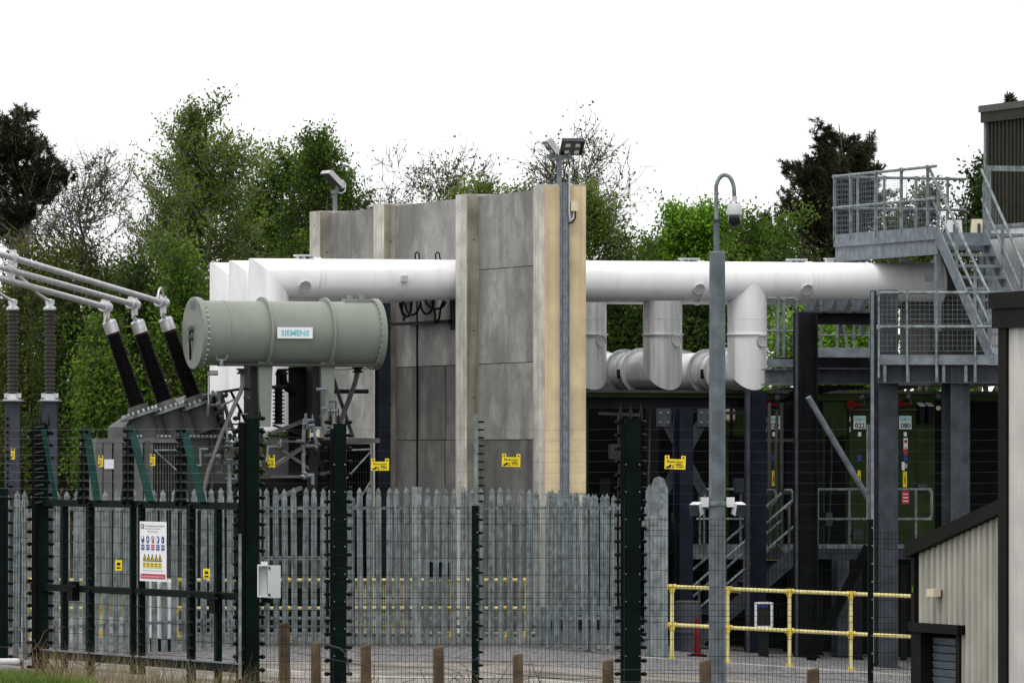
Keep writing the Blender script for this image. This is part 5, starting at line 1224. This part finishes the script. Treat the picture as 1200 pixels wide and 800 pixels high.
# lower walkway with stairs
YW = 103.4; zW = EYE-(638-HOR)*YW/F; wx0, wx1 = P(812,530,YW).x, P(1100,530,YW).x
ww = thing('access_walkway', 'low galvanised walkway along the green doors with grey tube rails', 'walkway', (wx0, YW, zW))
b = MB(); b.span(Vector((wx0,YW,zW)), (UX,UY,UZ), (0,wx1-wx0,.02,1.9,-.06,0)); b.build('deck', 'steel_dark', ww)
b = MB(); b.span(Vector((wx0,YW,zW)), (UX,UY,UZ), (0,wx1-wx0,0,.016,-.24,.01)); b.build('kick_plate', 'galv', ww)
b = MB(); b.span(Vector((wx0,YW,zW)), (UX,UY,UZ), (1.85,wx1-wx0,-.05,-.01,-.24,-.06)); b.build('edge_beam', 'steel_grey', ww)
def wp_(px, dz): return Vector((P(px,530,YW).x, YW-.02, zW+dz))
for x0, x1 in ((816,880),(955,1092)):
    for dz in (.93, .43):
        b = MB(); b.path([wp_(x0,dz), wp_(x1,dz)], .024, 8); b.build('rail', 'galv', ww)
b = MB(); b.path([wp_(1088,.93), wp_(1091.5,.88), wp_(1091.5,.48), wp_(1088,.43)], .024, 8); b.build('rail_end', 'galv', ww)
for px in (820, 825, 868, 958, 995, 1073): b = MB(); b.tube(wp_(px,0), wp_(px,.95), .022, 8); b.build('rail_post', 'galv', ww)
for px in (1000, 1003): b = MB(); b.bar(P(px+16.5,497,100.2), P(px+16.5,608,100.2), .03, .05); b.build('upright', 'galv', ww)
for px, zz in ((830,.0),(960,-.0),(1060,0)):
    b = MB(); q = wp_(px,0); b.bar(Vector((q.x, q.y+.3, -.5)), Vector((q.x, q.y+.3, zW-.06)), .1, .1); b.build('leg', 'steel_dark', ww)
# ladder-like uprights with loops at the left door
for px in (901.5, 916): b = MB(); b.bar(P(px,472,103.0), P(px,640,103.0), .05, .05); b.build('upright', 'mid_grey', ww)
for y in (515.5, 577): b = MB(); b.bar(P(897,y,103.0), P(934,y,103.0), .04, .05); b.build('cross_bar', 'mid_grey', ww)
for px in (909, 929):
    b = MB(); b.path([P(px-10,574,102.9), P(px-2,574,102.9), P(px,578,102.9), P(px,586,102.9), P(px-9,596,102.9)], .022, 8); b.build('rail_end', 'galv', ww)
ls = thing('staircase', 'dark steel steps with pale nosings descending left from the low walkway', 'staircase', P(880, 700, 102.2))
a0 = P(938, 645, 102.2); a1 = P(806, 765, 101.6); a1.z = gz(a1.x, a1.y)
for off in (0, .8):
    b = MB(); b.bar(a0+D*off, a1+D*off, .03, .24); b.build('stringer', 'steel_grey', ls, smooth=0)
    for h in (.95, .5): b = MB(); b.path([a0+D*off+UZ*h, a1+D*off+UZ*h], .022, 8); b.build('handrail', 'galv', ls)
    for f in (.1, .5, .9): q = a0.lerp(a1, f)+D*off; b = MB(); b.bar(q, q+UZ*.97, .04, .03); b.build('rail_post', 'mid_grey', ls)
for i in range(1, 9):
    q = a0.lerp(a1, i/9)+D*.4; b = MB(); b.box(q, (.25,.76,.03), (E,D,UZ)); b.build('tread', 'steel_dark', ls)
    b = MB(); b.box(q+E*-.12-UZ*.0+UZ*.018, (.03,.77,.012), (E,D,UZ)); b.build('nosing', 'fitting_yellow' if i in (1,2,4) else 'galv', ls)
# small things under the walkway
c = P(895, 725, 100.0); g = Vector((c.x, c.y, gz(c.x,c.y)))
ki = thing('control_kiosk', 'white framed control kiosk behind the yellow guard rail', 'kiosk', g)
zt_ = EYE-(706-HOR)*100/F; zb_ = EYE-(734-HOR)*100/F
b = MB(); b.box((c.x, c.y+.12, (zt_+zb_)/2), (.26,.2,zt_-zb_)); b.build('screen', 'glass_dark', ki)
for dx in (-.13,.13): b = MB(); b.box((c.x+dx, c.y, (zt_+zb_)/2), (.04,.1,zt_-zb_+.02)); b.build('frame', 'dirty_white', ki)
for z in (zt_, zb_): b = MB(); b.box((c.x, c.y-.002, z), (.22,.09,.03)); b.build('frame', 'dirty_white', ki)
b = MB(); b.box((c.x-.02, c.y+.015, zt_-.05), (.16,.02,.05)); b.build('display', 'sign_blue', ki)
b = MB(); b.box((c.x, c.y+.1, (g.z+zb_)/2), (.16,.16,zb_-g.z)); b.build('pedestal', 'steel_dark', ki)
c = P(817, 766, 97.5); g = Vector((c.x, c.y, gz(c.x,c.y)))
cn = thing('red_post', 'short red post standing behind the yellow guard rail', 'bollard', g)
b = MB(); b.lathe(g, UZ, [(0,.10),(.05,.10),(.06,.05),(.58,.035),(.62,.015)], 12); b.build('cone', 'red_plastic', cn); b = MB(); b.lathe(g, UZ, [(0,.16),(.03,.16),(.035,.1)], 12); b.build('foot', 'black_paint', cn)
c = P(806, 740, 99.5); g = Vector((c.x, c.y, gz(c.x,c.y))); bx = thing('storage_drum', 'bluish grey drum standing behind the yellow guard rail', 'drum', g)
b = MB(); b.lathe(g, UZ, [(0,.22),(.3,.22),(.31,.235),(.34,.235),(.35,.22),(.75,.22),(.78,.2)], 20); b.build('body', 'steel_grey', bx); b = MB(); b.lathe(g+UZ*.78, UZ, [(0,.2),(.03,.21),(.05,.2)], 20); b.build('lid', 'mid_grey', bx)

# ================================================================== CLAD BUILDINGS AT RIGHT FRONT
YA = 66.0; AX = Plane((P(1074,530,YA).x, YA), -D); a_ = AX.p0.copy(); LA = AX.t(1190)
zl = lambda px, py: AX.pt(px, py).z
e0z, e1z = zl(1074, 651), zl(1190, 597)               # underside of the fascia
sl = (e1z-e0z)/LA; topz = lambda x: e0z+sl*x; gb = -1.1
an = thing('outbuilding', 'low grey corrugated lean-to with a black sloping fascia and a roller door', 'building', (a_.x, a_.y, gb))
dx0, dx1 = AX.t(1084), AX.t(1130); dz = zl(1098, 741)
AXA = (-D, E, UZ)
corrug(a_+(-D)*.06, -D, E, LA-.06, lambda x: dz if x+.06 < dx1 else gb, lambda x: topz(x+.06)+.02, .148, .032).build('cladding', 'cladding', an, smooth=0)
b = MB(); p4 = [a_+UZ*gb, a_-D*LA+UZ*gb, a_-D*LA+UZ*(topz(LA)+.1), a_+UZ*(topz(0)+.1)]; b.prism([p+E*.45 for p in p4], E*3); b.build('wall', 'cladding', an, smooth=0)
b = MB(); b.prism([a_-E*.10+D*.10+UZ*(topz(-.1)), a_-E*.10-D*LA+UZ*topz(LA), a_-E*.10-D*LA+UZ*(topz(LA)+.15), a_-E*.10+D*.10+UZ*(topz(-.1)+.15)], E*3.6); b.build('roof', 'trim_black', an, smooth=0)
b = MB(); b.span(a_, AXA, (-.03,.055,-.05,.04,gb,topz(0)-.004)); b.build('corner_trim', 'trim_black', an, smooth=0)
b = MB(); b.span(a_, AXA, (.06,dx0+.02,-.06,.40,gb,dz)); b.build('door_jamb', 'trim_black', an, smooth=0)
b = MB(); b.span(a_, AXA, (dx1-.09,dx1,-.06,.40,gb,dz)); b.build('door_jamb', 'trim_black', an, smooth=0)
b = MB(); b.span(a_, AXA, (.0,dx1+.04,-.10,.40,dz+.002,dz+.10)); b.build('door_lintel', 'trim_black', an, smooth=0)
sh = None
for i in range(22):
    b = MB(); z = dz-.05-.085*i; c = a_-D*((dx0+dx1-.09)/2)+E*.10+UZ*(z-.04); b.box(c, (dx1-dx0-.12,.03,.07), (-D, E*math.cos(.25)+UZ*math.sin(.25), UZ*math.cos(.25)-E*math.sin(.25))); b.build('shutter_slat', 'slat_blue', an, smooth=0)
lc = AX.pt(1104, 694)-E*.10; b = MB(); b.box(lc, (.19,.08,.08), (-D,E,UZ)); lm = b.build('bulkhead_lamp', 'box_cream', an)
b = MB(); b.box(lc+E*.07, (.16,.04,.06), (-D,E,UZ)); b.build('lamp_base', 'mid_grey', lm, origin=ORG[an.name])
b = MB(); b.box(a_-D*.02-E*.055+UZ*zl(1076,690), (.02,.01,.07), (-D,E,UZ)); b.build('green_tag', 'leaf_bright', an)
# tall warehouse adjoining it
t0 = a_-D*(LA-.02)-E*.16; zt = EYE-(362-HOR)*t0.y/F
wh = thing('warehouse', 'tall pale clad building with black trim cut by the right edge', 'building', (t0.x, t0.y, gb))
b = MB(); b.span(t0, AXA, (.0,.20,-.03,.06,gb,zt-.0)); b.build('corner_trim', 'trim_black', wh, smooth=0)
b = MB(); b.span(t0, AXA, (-.09,4,-.10,4.2,zt+.002,zt+.17)); b.span(t0, AXA, (-.07,4,-.07,4.2,zt-.20,zt)); b.build('fascia', 'trim_black', wh, smooth=0)
corrug(t0-D*.20, -D, E, 3.8, lambda x: gb, lambda x: zt-.1, .30, .02).build('cladding', 'cladding_pale', wh, smooth=0)
b = MB(); b.span(t0, AXA, (.21,4,.03,4,gb,zt-.1)); b.build('wall', 'cladding_pale', wh)
b = MB(); b.span(t0, AXA, (.02,.2,.07,4,gb,zt-.1)); b.build('end_wall', 'cladding_pale', wh)

# ================================================================== TREES
rng = np.random.default_rng(11)
def np_mesh(name, V, Fq, material, parent, origin, nv=4, smooth=False):
    me = bpy.data.meshes.new(name); n = len(V); m = len(Fq)
    me.vertices.add(n); me.vertices.foreach_set('co', (V-np.array(origin)).astype(np.float32).ravel())
    me.loops.add(m*nv); me.loops.foreach_set('vertex_index', Fq.astype(np.int32).ravel())
    me.polygons.add(m); me.polygons.foreach_set('loop_start', np.arange(0, m*nv, nv, dtype=np.int32))
    me.update(calc_edges=True); me.materials.append(MATS[material])
    if smooth: me.shade_smooth()
    o = bpy.data.objects.new(name, me); COL.objects.link(o)
    if parent is not None: o.parent = parent
    else: o.location = origin
    ORG[o.name] = Vector(origin); return o
def unit(a): return a/np.maximum(np.linalg.norm(a, axis=-1, keepdims=True), 1e-9)
def tubes_np(Pt, Rd, n):
    """many polylines at once: Pt (N,K,3), Rd (N,K)"""
    N, K, _ = Pt.shape
    d = np.empty_like(Pt); d[:, 1:-1] = Pt[:, 2:]-Pt[:, :-2]; d[:, 0] = Pt[:, 1]-Pt[:, 0]; d[:, -1] = Pt[:, -1]-Pt[:, -2]; d = unit(d)
    ref = np.where(np.abs(d[:, :1, 2:3]) > .9, np.array([1., 0, 0]), np.array([0, 0, 1.])); s = unit(np.cross(d, np.broadcast_to(ref, d.shape))); u = np.cross(s, d)
    th = np.arange(n)*2*np.pi/n
    V = Pt[:, :, None]+Rd[:, :, None, None]*(s[:, :, None]*np.cos(th)[:, None]+u[:, :, None]*np.sin(th)[:, None])
    idx = np.arange(N*K*n).reshape(N, K, n); a = idx[:, :-1]; b = np.roll(a, -1, 2); c = idx[:, 1:]; e = np.roll(c, -1, 2)
    return V.reshape(-1, 3), np.stack([a, b, e, c], -1).reshape(-1, 4)
def curve_pts(p0, p1, K, bow, wob):
    """N curved limbs from p0 to p1; bow lifts the middle, wob shakes it"""
    t = np.linspace(0, 1, K)[None, :, None]; L = np.linalg.norm(p1-p0, axis=1)[:, None, None]
    Pt = p0[:, None]*(1-t)+p1[:, None]*t
    env = (4*t*(1-t))
    Pt = Pt+env*L*bow*np.array([0, 0, -1.])
    Pt = Pt+rng.normal(0, 1, Pt.shape)*env*L*wob
    return Pt
def leaves_np(C, size, aspect=.6, axis=None, flat=.0):
    N = len(C); u = unit(rng.normal(0, 1, (N, 3))) if axis is None else unit(axis+rng.normal(0, .45, (N, 3)))
    w = unit(rng.normal(0, 1, (N, 3))); v = unit(np.cross(u, w)); s = size*rng.uniform(.6, 1.35, (N, 1))
    V = np.stack([C-u*s, C+v*s*aspect, C+u*s, C-v*s*aspect], 1).reshape(-1, 3)
    return V, np.arange(N*4).reshape(N, 4)
def tree(name, label, cat, base, lobes, limbs, twigs, leaves, size, leaf, bark, trunk_r=.12, group=None, sub=0, twig_len=.55, spread=.14, bare=False, top=None, stems=1, needle=False, clumps=0, clump_r=.2, flat=.7, low=.25, bow=.10, trunk_lean=0.0, lobe_depth=1.0, aspect=.6):
    px, Y = base; g = P(px, 530, Y); g.z = gz(g.x, g.y)-.1
    root = thing(name, label, cat, g, group)
    L = []
    for l in lobes:
        c = P(l[0], l[1], Y); k = Y/F; L.append((np.array(c), np.array([l[2]*k, max(l[2], l[3])*k*.9*lobe_depth, l[3]*k]), l[4] if len(l) > 4 else l[2]*l[3]))
    wts = np.array([l[2] for l in L], float); wts /= wts.sum()
    ci = rng.choice(len(L), limbs, p=wts); C = np.array([L[i][0] for i in ci]); S = np.array([L[i][1] for i in ci])
    dirn = unit(rng.normal(0, 1, (limbs, 3))); rad = rng.uniform(.15, 1, (limbs, 1))**.45
    T = C+dirn*S*rad
    if clumps:
        cc = T[:clumps]; which_c = np.arange(limbs) % clumps; T = cc[which_c]+rng.normal(0, clump_r, (limbs, 3))*np.array([1, 1, flat])*rng.uniform(.6, 1.2, (limbs, 1))
    zmax = max(l[0][2]+l[1][2] for l in L); hi = max(L, key=lambda l: l[0][2]+l[1][2])
    VV = []; FF = []; off = 0
    def put(V, Fq):
        nonlocal off
        VV.append(V); FF.append(Fq+off); off += len(V)
    trunks = []
    for s in range(stems):
        topc = (hi if s == 0 else L[s % len(L)])[0].copy(); tz = topc[2]+(hi if s == 0 else L[s % len(L)])[1][2]*(.6 if not top else top)
        tp = np.array([topc[0]*.8+g.x*.2, topc[1], tz]); b0 = np.array(g)+np.array([(s-(stems-1)/2)*.35, (s % 2)*.3, 0])
        K = 9; t = np.linspace(0, 1, K)[:, None]; pt = b0*(1-t)+tp*t; pt[:, 0] += np.sin(t[:, 0]*np.pi)*trunk_lean; pt[1:-1, :2] += rng.normal(0, .05+.012*(tp[2]-b0[2]), (K-2, 2))
        r = trunk_r*(1-.93*t[:, 0]**1.1)*(1 if s == 0 else .75); put(*tubes_np(pt[None], r[None], 9)); trunks.append((pt, r))
    which = rng.integers(0, stems, limbs)
    A = np.empty((limbs, 3)); RA = np.empty(limbs)
    for i in range(limbs):
        pt, r = trunks[which[i]]; dxy = np.linalg.norm(T[i, :2]-pt[-3:, :2].mean(0)); z = T[i, 2]-dxy*rng.uniform(.35, 1.0)-.15
        f = np.clip((z-pt[0, 2])/(pt[-1, 2]-pt[0, 2]), low*rng.uniform(.8, 1.1), .98); x = f*(len(pt)-1); j = int(min(x, len(pt)-2)); A[i] = pt[j]*(1-(x-j))+pt[j+1]*(x-j); RA[i] = (r[j]*(1-(x-j))+r[j+1]*(x-j))
    K = 6; LP = curve_pts(A, T, K, bow, .05); LR = np.minimum(RA*.6, .012+.016*np.linalg.norm(T-A, axis=1))[:, None]*np.linspace(1, .22, K)[None]
    put(*tubes_np(LP, np.maximum(LR, .005), 5))
    # twigs off the limbs
    N = limbs*twigs; li = np.repeat(np.arange(limbs), twigs); f = rng.uniform(.3, 1.0, N)**.7*(K-1); j = np.minimum(f.astype(int), K-2); w = (f-j)[:, None]
    B = LP[li, j]*(1-w)+LP[li, j+1]*w; ld = unit(LP[li, j+1]-LP[li, j]); td = unit(ld*.7+rng.normal(0, .6, (N, 3))+np.array([0, 0, .25]))
    ln = twig_len*rng.uniform(.5, 1.3, (N, 1)); TP_ = B+td*ln; TW = curve_pts(B, TP_, 4, .06, .06)
    TRd = np.maximum(np.broadcast_to(np.linspace(.010, .005, 4)[None]*(1.0 if not bare else 1.15), (N, 4)), .004); put(*tubes_np(TW, TRd, 3)); ends = [TW]
    if sub:
        M = N*sub; si = np.repeat(np.arange(N), sub); f = rng.uniform(.3, 1, M)*3; j = np.minimum(f.astype(int), 2); w = (f-j)[:, None]
        B2 = TW[si, j]*(1-w)+TW[si, j+1]*w; d2 = unit(td[si]*.6+rng.normal(0, .6, (M, 3))+np.array([0, 0, .2])); E2 = B2+d2*twig_len*rng.uniform(.25, .7, (M, 1)); T2 = curve_pts(B2, E2, 4, .05, .07)
        put(*tubes_np(T2, np.broadcast_to(np.linspace(.0075, .004, 4)[None], (M, 4)), 3)); ends.append(T2)
    np_mesh('trunk', np.concatenate(VV), np.concatenate(FF), bark, root, g, smooth=True)
    src = ends[-1]; nT = len(src)
    if leaves:
        if needle:
            M = nT*leaves; si = np.repeat(np.arange(nT), leaves); f = rng.uniform(.15, 3, M); j = np.minimum(f.astype(int), 2); w = (f-j)[:, None]
            Cc = src[si, j]*(1-w)+src[si, j+1]*w; dv = unit(src[si, 3]-src[si, 0]); nd = unit(dv*.8+rng.normal(0, .7, (M, 3))); Cc = Cc+nd*size*.8
            V, Fq = leaves_np(Cc, size, .13, axis=nd*3)
        else:
            M = nT*leaves; si = np.repeat(np.arange(nT), leaves); f = rng.uniform(.2, 3.1, M); j = np.minimum(f.astype(int), 2); w = (f-j)[:, None]
            Cc = src[si, j]*(1-w)+src[si, j+1]*w+rng.normal(0, spread, (M, 3)); V, Fq = leaves_np(Cc, size, aspect)
        np_mesh('crown', V, Fq, leaf, root, g)
    return root
TG = 'trees growing behind the site'
Y1 = 150
tree('pine_tree', 'dark pine at the top left corner with flat spreading branches', 'tree', (38, Y1), [(5,165,55,24),(25,205,48,16),(0,240,45,24),(55,195,24,10),(12,136,22,10)], 240, 9, 26, .075, 'needle', 'bark_pale', .15, TG, needle=True, twig_len=.17, bow=.03, low=.5, clumps=34, clump_r=.38, flat=.2)
tree('bare_tree', 'nearly leafless pale branched tree right of the dark pine', 'tree', (70, Y1+4), [(95,235,65,45),(60,270,60,45),(120,205,40,25)], 46, 6, 1, .045, 'leaf_bare', 'bark_grey', .13, TG, sub=4, twig_len=.8, bare=True, spread=.06)
tree('bare_tree', 'thin leafless tree with crooked dark twigs left of the tall birch', 'tree', (172, Y1+2), [(160,290,40,70),(130,310,45,50),(185,250,25,40)], 34, 6, 1, .045, 'leaf_bare', 'bark', .11, TG, sub=4, twig_len=.75, bare=True, spread=.08)
tree('birch_tree', 'tallest pale-trunked birch with loose light green leaves at left', 'tree', (236, Y1), [(243,152,40,36),(212,205,50,44),(278,200,48,44),(240,250,74,48),(194,275,36,60),(250,305,62,60),(230,178,50,34)], 170, 12, 14, .042, 'leaf_birch', 'bark_pale', .16, TG, twig_len=.55, spread=.09, low=.45, clumps=130, clump_r=.2)
tree('broadleaf_tree', 'rounded dark green tree right above the far floodlight', 'tree', (392, Y1+3), [(385,198,44,40),(405,235,28,45),(360,230,35,45),(350,280,30,40)], 120, 13, 13, .044, 'leaf_green', 'bark', .15, TG, twig_len=.5, spread=.09, clumps=55, clump_r=.22)
tree('broadleaf_tree', 'dense green tree between the birch and the rounded dark tree', 'tree', (310, Y1+5), [(318,215,40,38),(345,200,32,30),(300,270,50,60),(340,290,45,60)], 140, 12, 14, .044, 'leaf_green', 'bark', .15, TG, twig_len=.5, spread=.10, clumps=60, clump_r=.25)
tree('bare_tree', 'wispy bare sapling behind the middle of the concrete wall', 'tree', (463, Y1+3), [(462,222,28,42),(445,240,20,35)], 18, 4, 1, .04, 'leaf_bare', 'bark_grey', .06, TG, sub=2, twig_len=.6, bare=True, spread=.08)
tree('bare_tree', 'sparse twiggy tree behind the concrete wall with few leaves', 'tree', (515, Y1+3), [(520,215,40,35),(555,215,35,30),(500,235,35,30)], 34, 5, 2, .045, 'leaf_bare', 'bark', .08, TG, sub=2, twig_len=.6, bare=True, spread=.10)
tree('broadleaf_tree', 'small green tree showing just over the top of the concrete wall', 'tree', (565, Y1+1), [(562,232,30,20),(610,235,28,20),(540,250,30,20)], 60, 9, 11, .042, 'leaf_birch', 'bark', .09, TG, twig_len=.4, spread=.14)
tree('bare_tree', 'tall sparse tree with long bare twigs above the wall floodlights', 'tree', (672, Y1), [(670,195,50,42),(640,215,45,40),(715,200,28,45),(700,250,40,45),(690,168,18,14)], 52, 6, 2, .045, 'leaf_bare', 'bark', .11, TG, sub=2, twig_len=.8, bare=True, spread=.10)
tree('broadleaf_tree', 'leafy light green tree right beside the tan wall end', 'tree', (705, Y1-2), [(710,275,34,38),(735,298,28,26),(690,245,15,30)], 70, 9, 12, .040, 'leaf_birch', 'bark', .10, TG, twig_len=.5, spread=.13)
tree('broadleaf_tree', 'bright yellow-green bushy tree behind the camera pole', 'tree', (815, Y1), [(815,268,46,32),(800,300,50,28),(775,295,22,20),(850,275,28,28)], 130, 12, 15, .050, 'leaf_bright', 'bark', .14, TG, twig_len=.45, spread=.10, clumps=60, clump_r=.2)
tree('broadleaf_tree', 'mid green tree between the bright tree and the dark pine', 'tree', (893, Y1-3), [(880,290,38,32),(912,285,26,36),(860,320,40,30)], 100, 10, 18, .048, 'leaf_green', 'bark', .12, TG, twig_len=.45, spread=.15, clumps=45)
tree('pine_tree', 'dark bushy pine with a rounded top left of the high platform', 'tree', (975, Y1+2), [(985,178,44,34),(948,215,44,34),(1012,208,36,38),(978,215,50,36),(930,252,26,22),(965,265,42,40),(1000,265,34,36),(985,150,16,8)], 460, 9, 28, .075, 'needle', 'bark', .17, TG, needle=True, twig_len=.17, bow=.08, low=.35, clumps=130, clump_r=.20, flat=.7)
tree('conifer_tree', 'small dark conifer tip left of the dark bushy pine', 'tree', (893, Y1+6), [(892,262,10,16),(905,280,16,18)], 40, 8, 26, .075, 'needle', 'bark', .07, TG, needle=True, twig_len=.2)
tree('broadleaf_tree', 'dull green trees seen through the high platform railing', 'tree', (1070, Y1+4), [(1060,262,36,26),(1090,240,14,20),(1030,270,30,26)], 60, 9, 8, .056, 'leaf_olive', 'bark', .1, TG, twig_len=.45, spread=.15)
tree('broadleaf_tree', 'dark tree rising left of the olive corrugated room', 'tree', (1150, Y1+4), [(1148,222,17,28),(1135,235,14,15),(1125,268,34,18),(1160,195,8,14)], 60, 8, 9, .056, 'leaf_dark', 'bark', .1, TG, twig_len=.4, spread=.13)
tree('conifer_tree', 'dark conifer tip poking above the pale edge of the olive room', 'tree', (1186, Y1+8), [(1185,125,6,10),(1192,150,14,22)], 40, 8, 26, .075, 'needle', 'bark', .09, TG, needle=True, twig_len=.2)
# undergrowth behind the transformer yard
SG = 'shrubs and young trees of the undergrowth'
us = [((15,140),[(10,360,45,70),(20,430,40,60),(15,520,45,70)],'leaf_olive','dense olive shrub behind the leftmost arrester post'),((70,138),[(70,350,40,60),(80,420,40,60),(70,510,45,70)],'leaf_dark','dark shrub between the two arresters and the black bushings'),
      ((115,136),[(118,455,32,50),(112,520,35,60),(125,410,26,40)],'leaf_green','fresh green shrub below the lowest busbar'),((160,140),[(160,400,40,60),(165,350,40,50),(170,470,40,60)],'leaf_dark','dark green undergrowth behind the black bushings'),
      ((205,139),[(210,380,32,60),(205,440,32,60),(205,320,28,40)],'leaf_green','green bush between the third bushing and the oil tank'),((40,146),[(35,320,50,40),(90,320,45,40),(45,375,50,50)],'leaf_olive','brownish green thicket under the pine at the left edge'),
      ((130,146),[(130,350,50,40),(110,385,50,45),(190,345,40,45)],'leaf_dark','sparse thicket under the thin leafless tree'),((345,134),[(345,470,45,60),(350,400,60,60)],'leaf_green','green shrub glimpsed under the oil tank'),
      ((722,138),[(715,380,28,40),(740,400,35,45)],'leaf_dark','dark green shrub beside the tan wall end below the duct'),((800,137),[(790,385,45,45),(830,380,40,45),(760,350,35,30)],'leaf_dark','dark green shrub between the two grey drop ducts'),
      ((855,142),[(860,350,50,40),(820,345,50,40)],'leaf_green','green bush behind the camera pole under the duct'),((985,136),[(975,405,55,35),(1015,410,40,35),(930,400,45,40)],'leaf_bright','bright green bush seen under the beam of the gantry'),
      ((930,144),[(925,325,50,40),(975,340,60,40),(1040,330,40,40)],'leaf_dark','dark undergrowth below the rounded pine'),((300,142),[(290,380,60,60),(250,420,50,60),(340,340,60,50)],'leaf_dark','dark bush behind the left elbow of the ducts'),
      ((1080,146),[(1070,320,50,40),(1130,310,50,40)],'leaf_dark','dark bush behind the stairs at right'),((650,146),[(600,330,60,60),(680,330,50,60),(520,330,60,60)],'leaf_dark','bush hidden mostly by the concrete wall')]
for (px, Y), lobes, lf_, lab in us:
    tree('shrub', lab, 'shrub', (px, Y), lobes, 80, 11, 13, .048, lf_, 'bark', .08, SG, twig_len=.5, spread=.17, stems=3, low=.05)
# far wood behind everything
Vs = []; Fs = []; o_ = 0
C = np.empty((60000, 3)); C[:, 0] = np.where(np.arange(60000) < 42000, rng.uniform(-22, 22, 60000), rng.uniform(-60, 60, 60000)); C[:, 1] = rng.uniform(185, 200, 60000)
hgt = 6.4+.9*np.sin(C[:, 0]*.7)+.8*np.sin(C[:, 0]*1.9+1)+rng.normal(0, .4, 60000); C[:, 2] = -.5+hgt*rng.uniform(0, 1, 60000)**.8
V, Fq = leaves_np(C, .16, .7); fw = np_mesh('far_wood', V, Fq, 'leaf_dark', None, (0,190,0)); tag(fw, 'far dark wood closing the background behind the trees', 'wood'); fw['kind'] = 'stuff'

# ================================================================== GRASS, STRAW AND DRY STALKS AT THE FRONT
def blades(name, label, cat, boxes, n, h, w, material, lean=.35):
    xs_ = []; 
    tot = sum(b[4] for b in boxes)
    for x0, x1, y0, y1, wt in boxes:
        k = int(n*wt/tot); xs_.append(np.stack([rng.uniform(x0, x1, k), rng.uniform(y0, y1, k)], 1))
    q = np.concatenate(xs_); N = len(q); z = np.array([gz(a, b) for a, b in q])
    p0 = np.stack([q[:, 0], q[:, 1], z-.02], 1); hh = h*rng.uniform(.25, 1.3, (N, 1)); d = np.concatenate([rng.normal(0, lean, (N, 2)), np.ones((N, 1))], 1)
    p1 = p0+d*hh*.55; p2 = p1+unit(d+np.concatenate([rng.normal(0, lean, (N, 2)), np.zeros((N, 1))], 1))*hh*.5
    a = rng.uniform(0, np.pi, N); s = np.stack([np.cos(a), np.sin(a)*.5, 0*a], 1)*w
    V = np.stack([p0-s, p0+s, p1+s*.7, p1-s*.7, p2+s*.1, p2-s*.1], 1).reshape(-1, 3); i = np.arange(N)[:, None]*6
    Fq = np.concatenate([i+np.array([[0,1,2,3]]), i+np.array([[3,2,4,5]])], 0); o = np_mesh(name, V, Fq, material, None, tuple(p0.mean(0))); tag(o, label, cat); o['kind'] = 'stuff'; return o
blades('green_grass', 'bright green grass on the verge in the bottom left corner', 'grass', [(-6.6,-5.15,66,70.0,3),(-5.15,-4.6,66,68,.5)], 7000, .15, .006, 'grass')
blades('dry_grass', 'straw coloured dry grass along the foot of the gate', 'grass', [(-5.4,-4.4,68,71.5,1),(-4.4,-3.2,68,71.8,1.2),(-3.2,-2.4,66,71.5,1),(-2.4,4,65,70.5,1.0)], 2600, .40, .0035, 'straw', .3)
b = MB()
for k in range(90):
    px = random.choice([random.gauss(585, 16), random.gauss(630, 18), random.gauss(65, 30), random.gauss(290, 16), random.gauss(555, 12), random.gauss(440, 14)])
    x = X(px, 68.5); y = 68.5+random.uniform(-1, 1.5); z = gz(x, y)-.05; p = Vector((x, y, z)); d = Vector((random.gauss(0,.3), random.gauss(0,.2), 1)); pts = [p]; L = random.uniform(.35,.75)
    for j in range(6):
        d = (d+Vector((random.gauss(0,.3), random.gauss(0,.25), random.gauss(-.05,.2)))).normalized(); p = p+d*L/5; pts.append(p)
    b.path(pts, .009, 5, r2=.003)
o = b.build('dry_stalks', 'stalk', origin=(0,68.5,0)); tag(o, 'tangled brown dry stalks at the bottom edge below the mesh fence', 'stalks'); o['kind'] = 'stuff'
# scattered dark stones on the track edge
c = P(14, 775, 78); dr = thing('fallen_pipe', 'short pale pipe end lying by the left edge of the gate', 'pipe', (c.x, c.y, c.z)); b = MB(); b.tube(c-UX*.3, c+UX*.14+UY*.05, .045, 12); b.build('tube', 'box_white', dr); b = MB(); b.lathe(c+UX*.10+UY*.045, UX, [(0,.05),(.04,.05)], 12); b.build('collar', 'galv', dr)
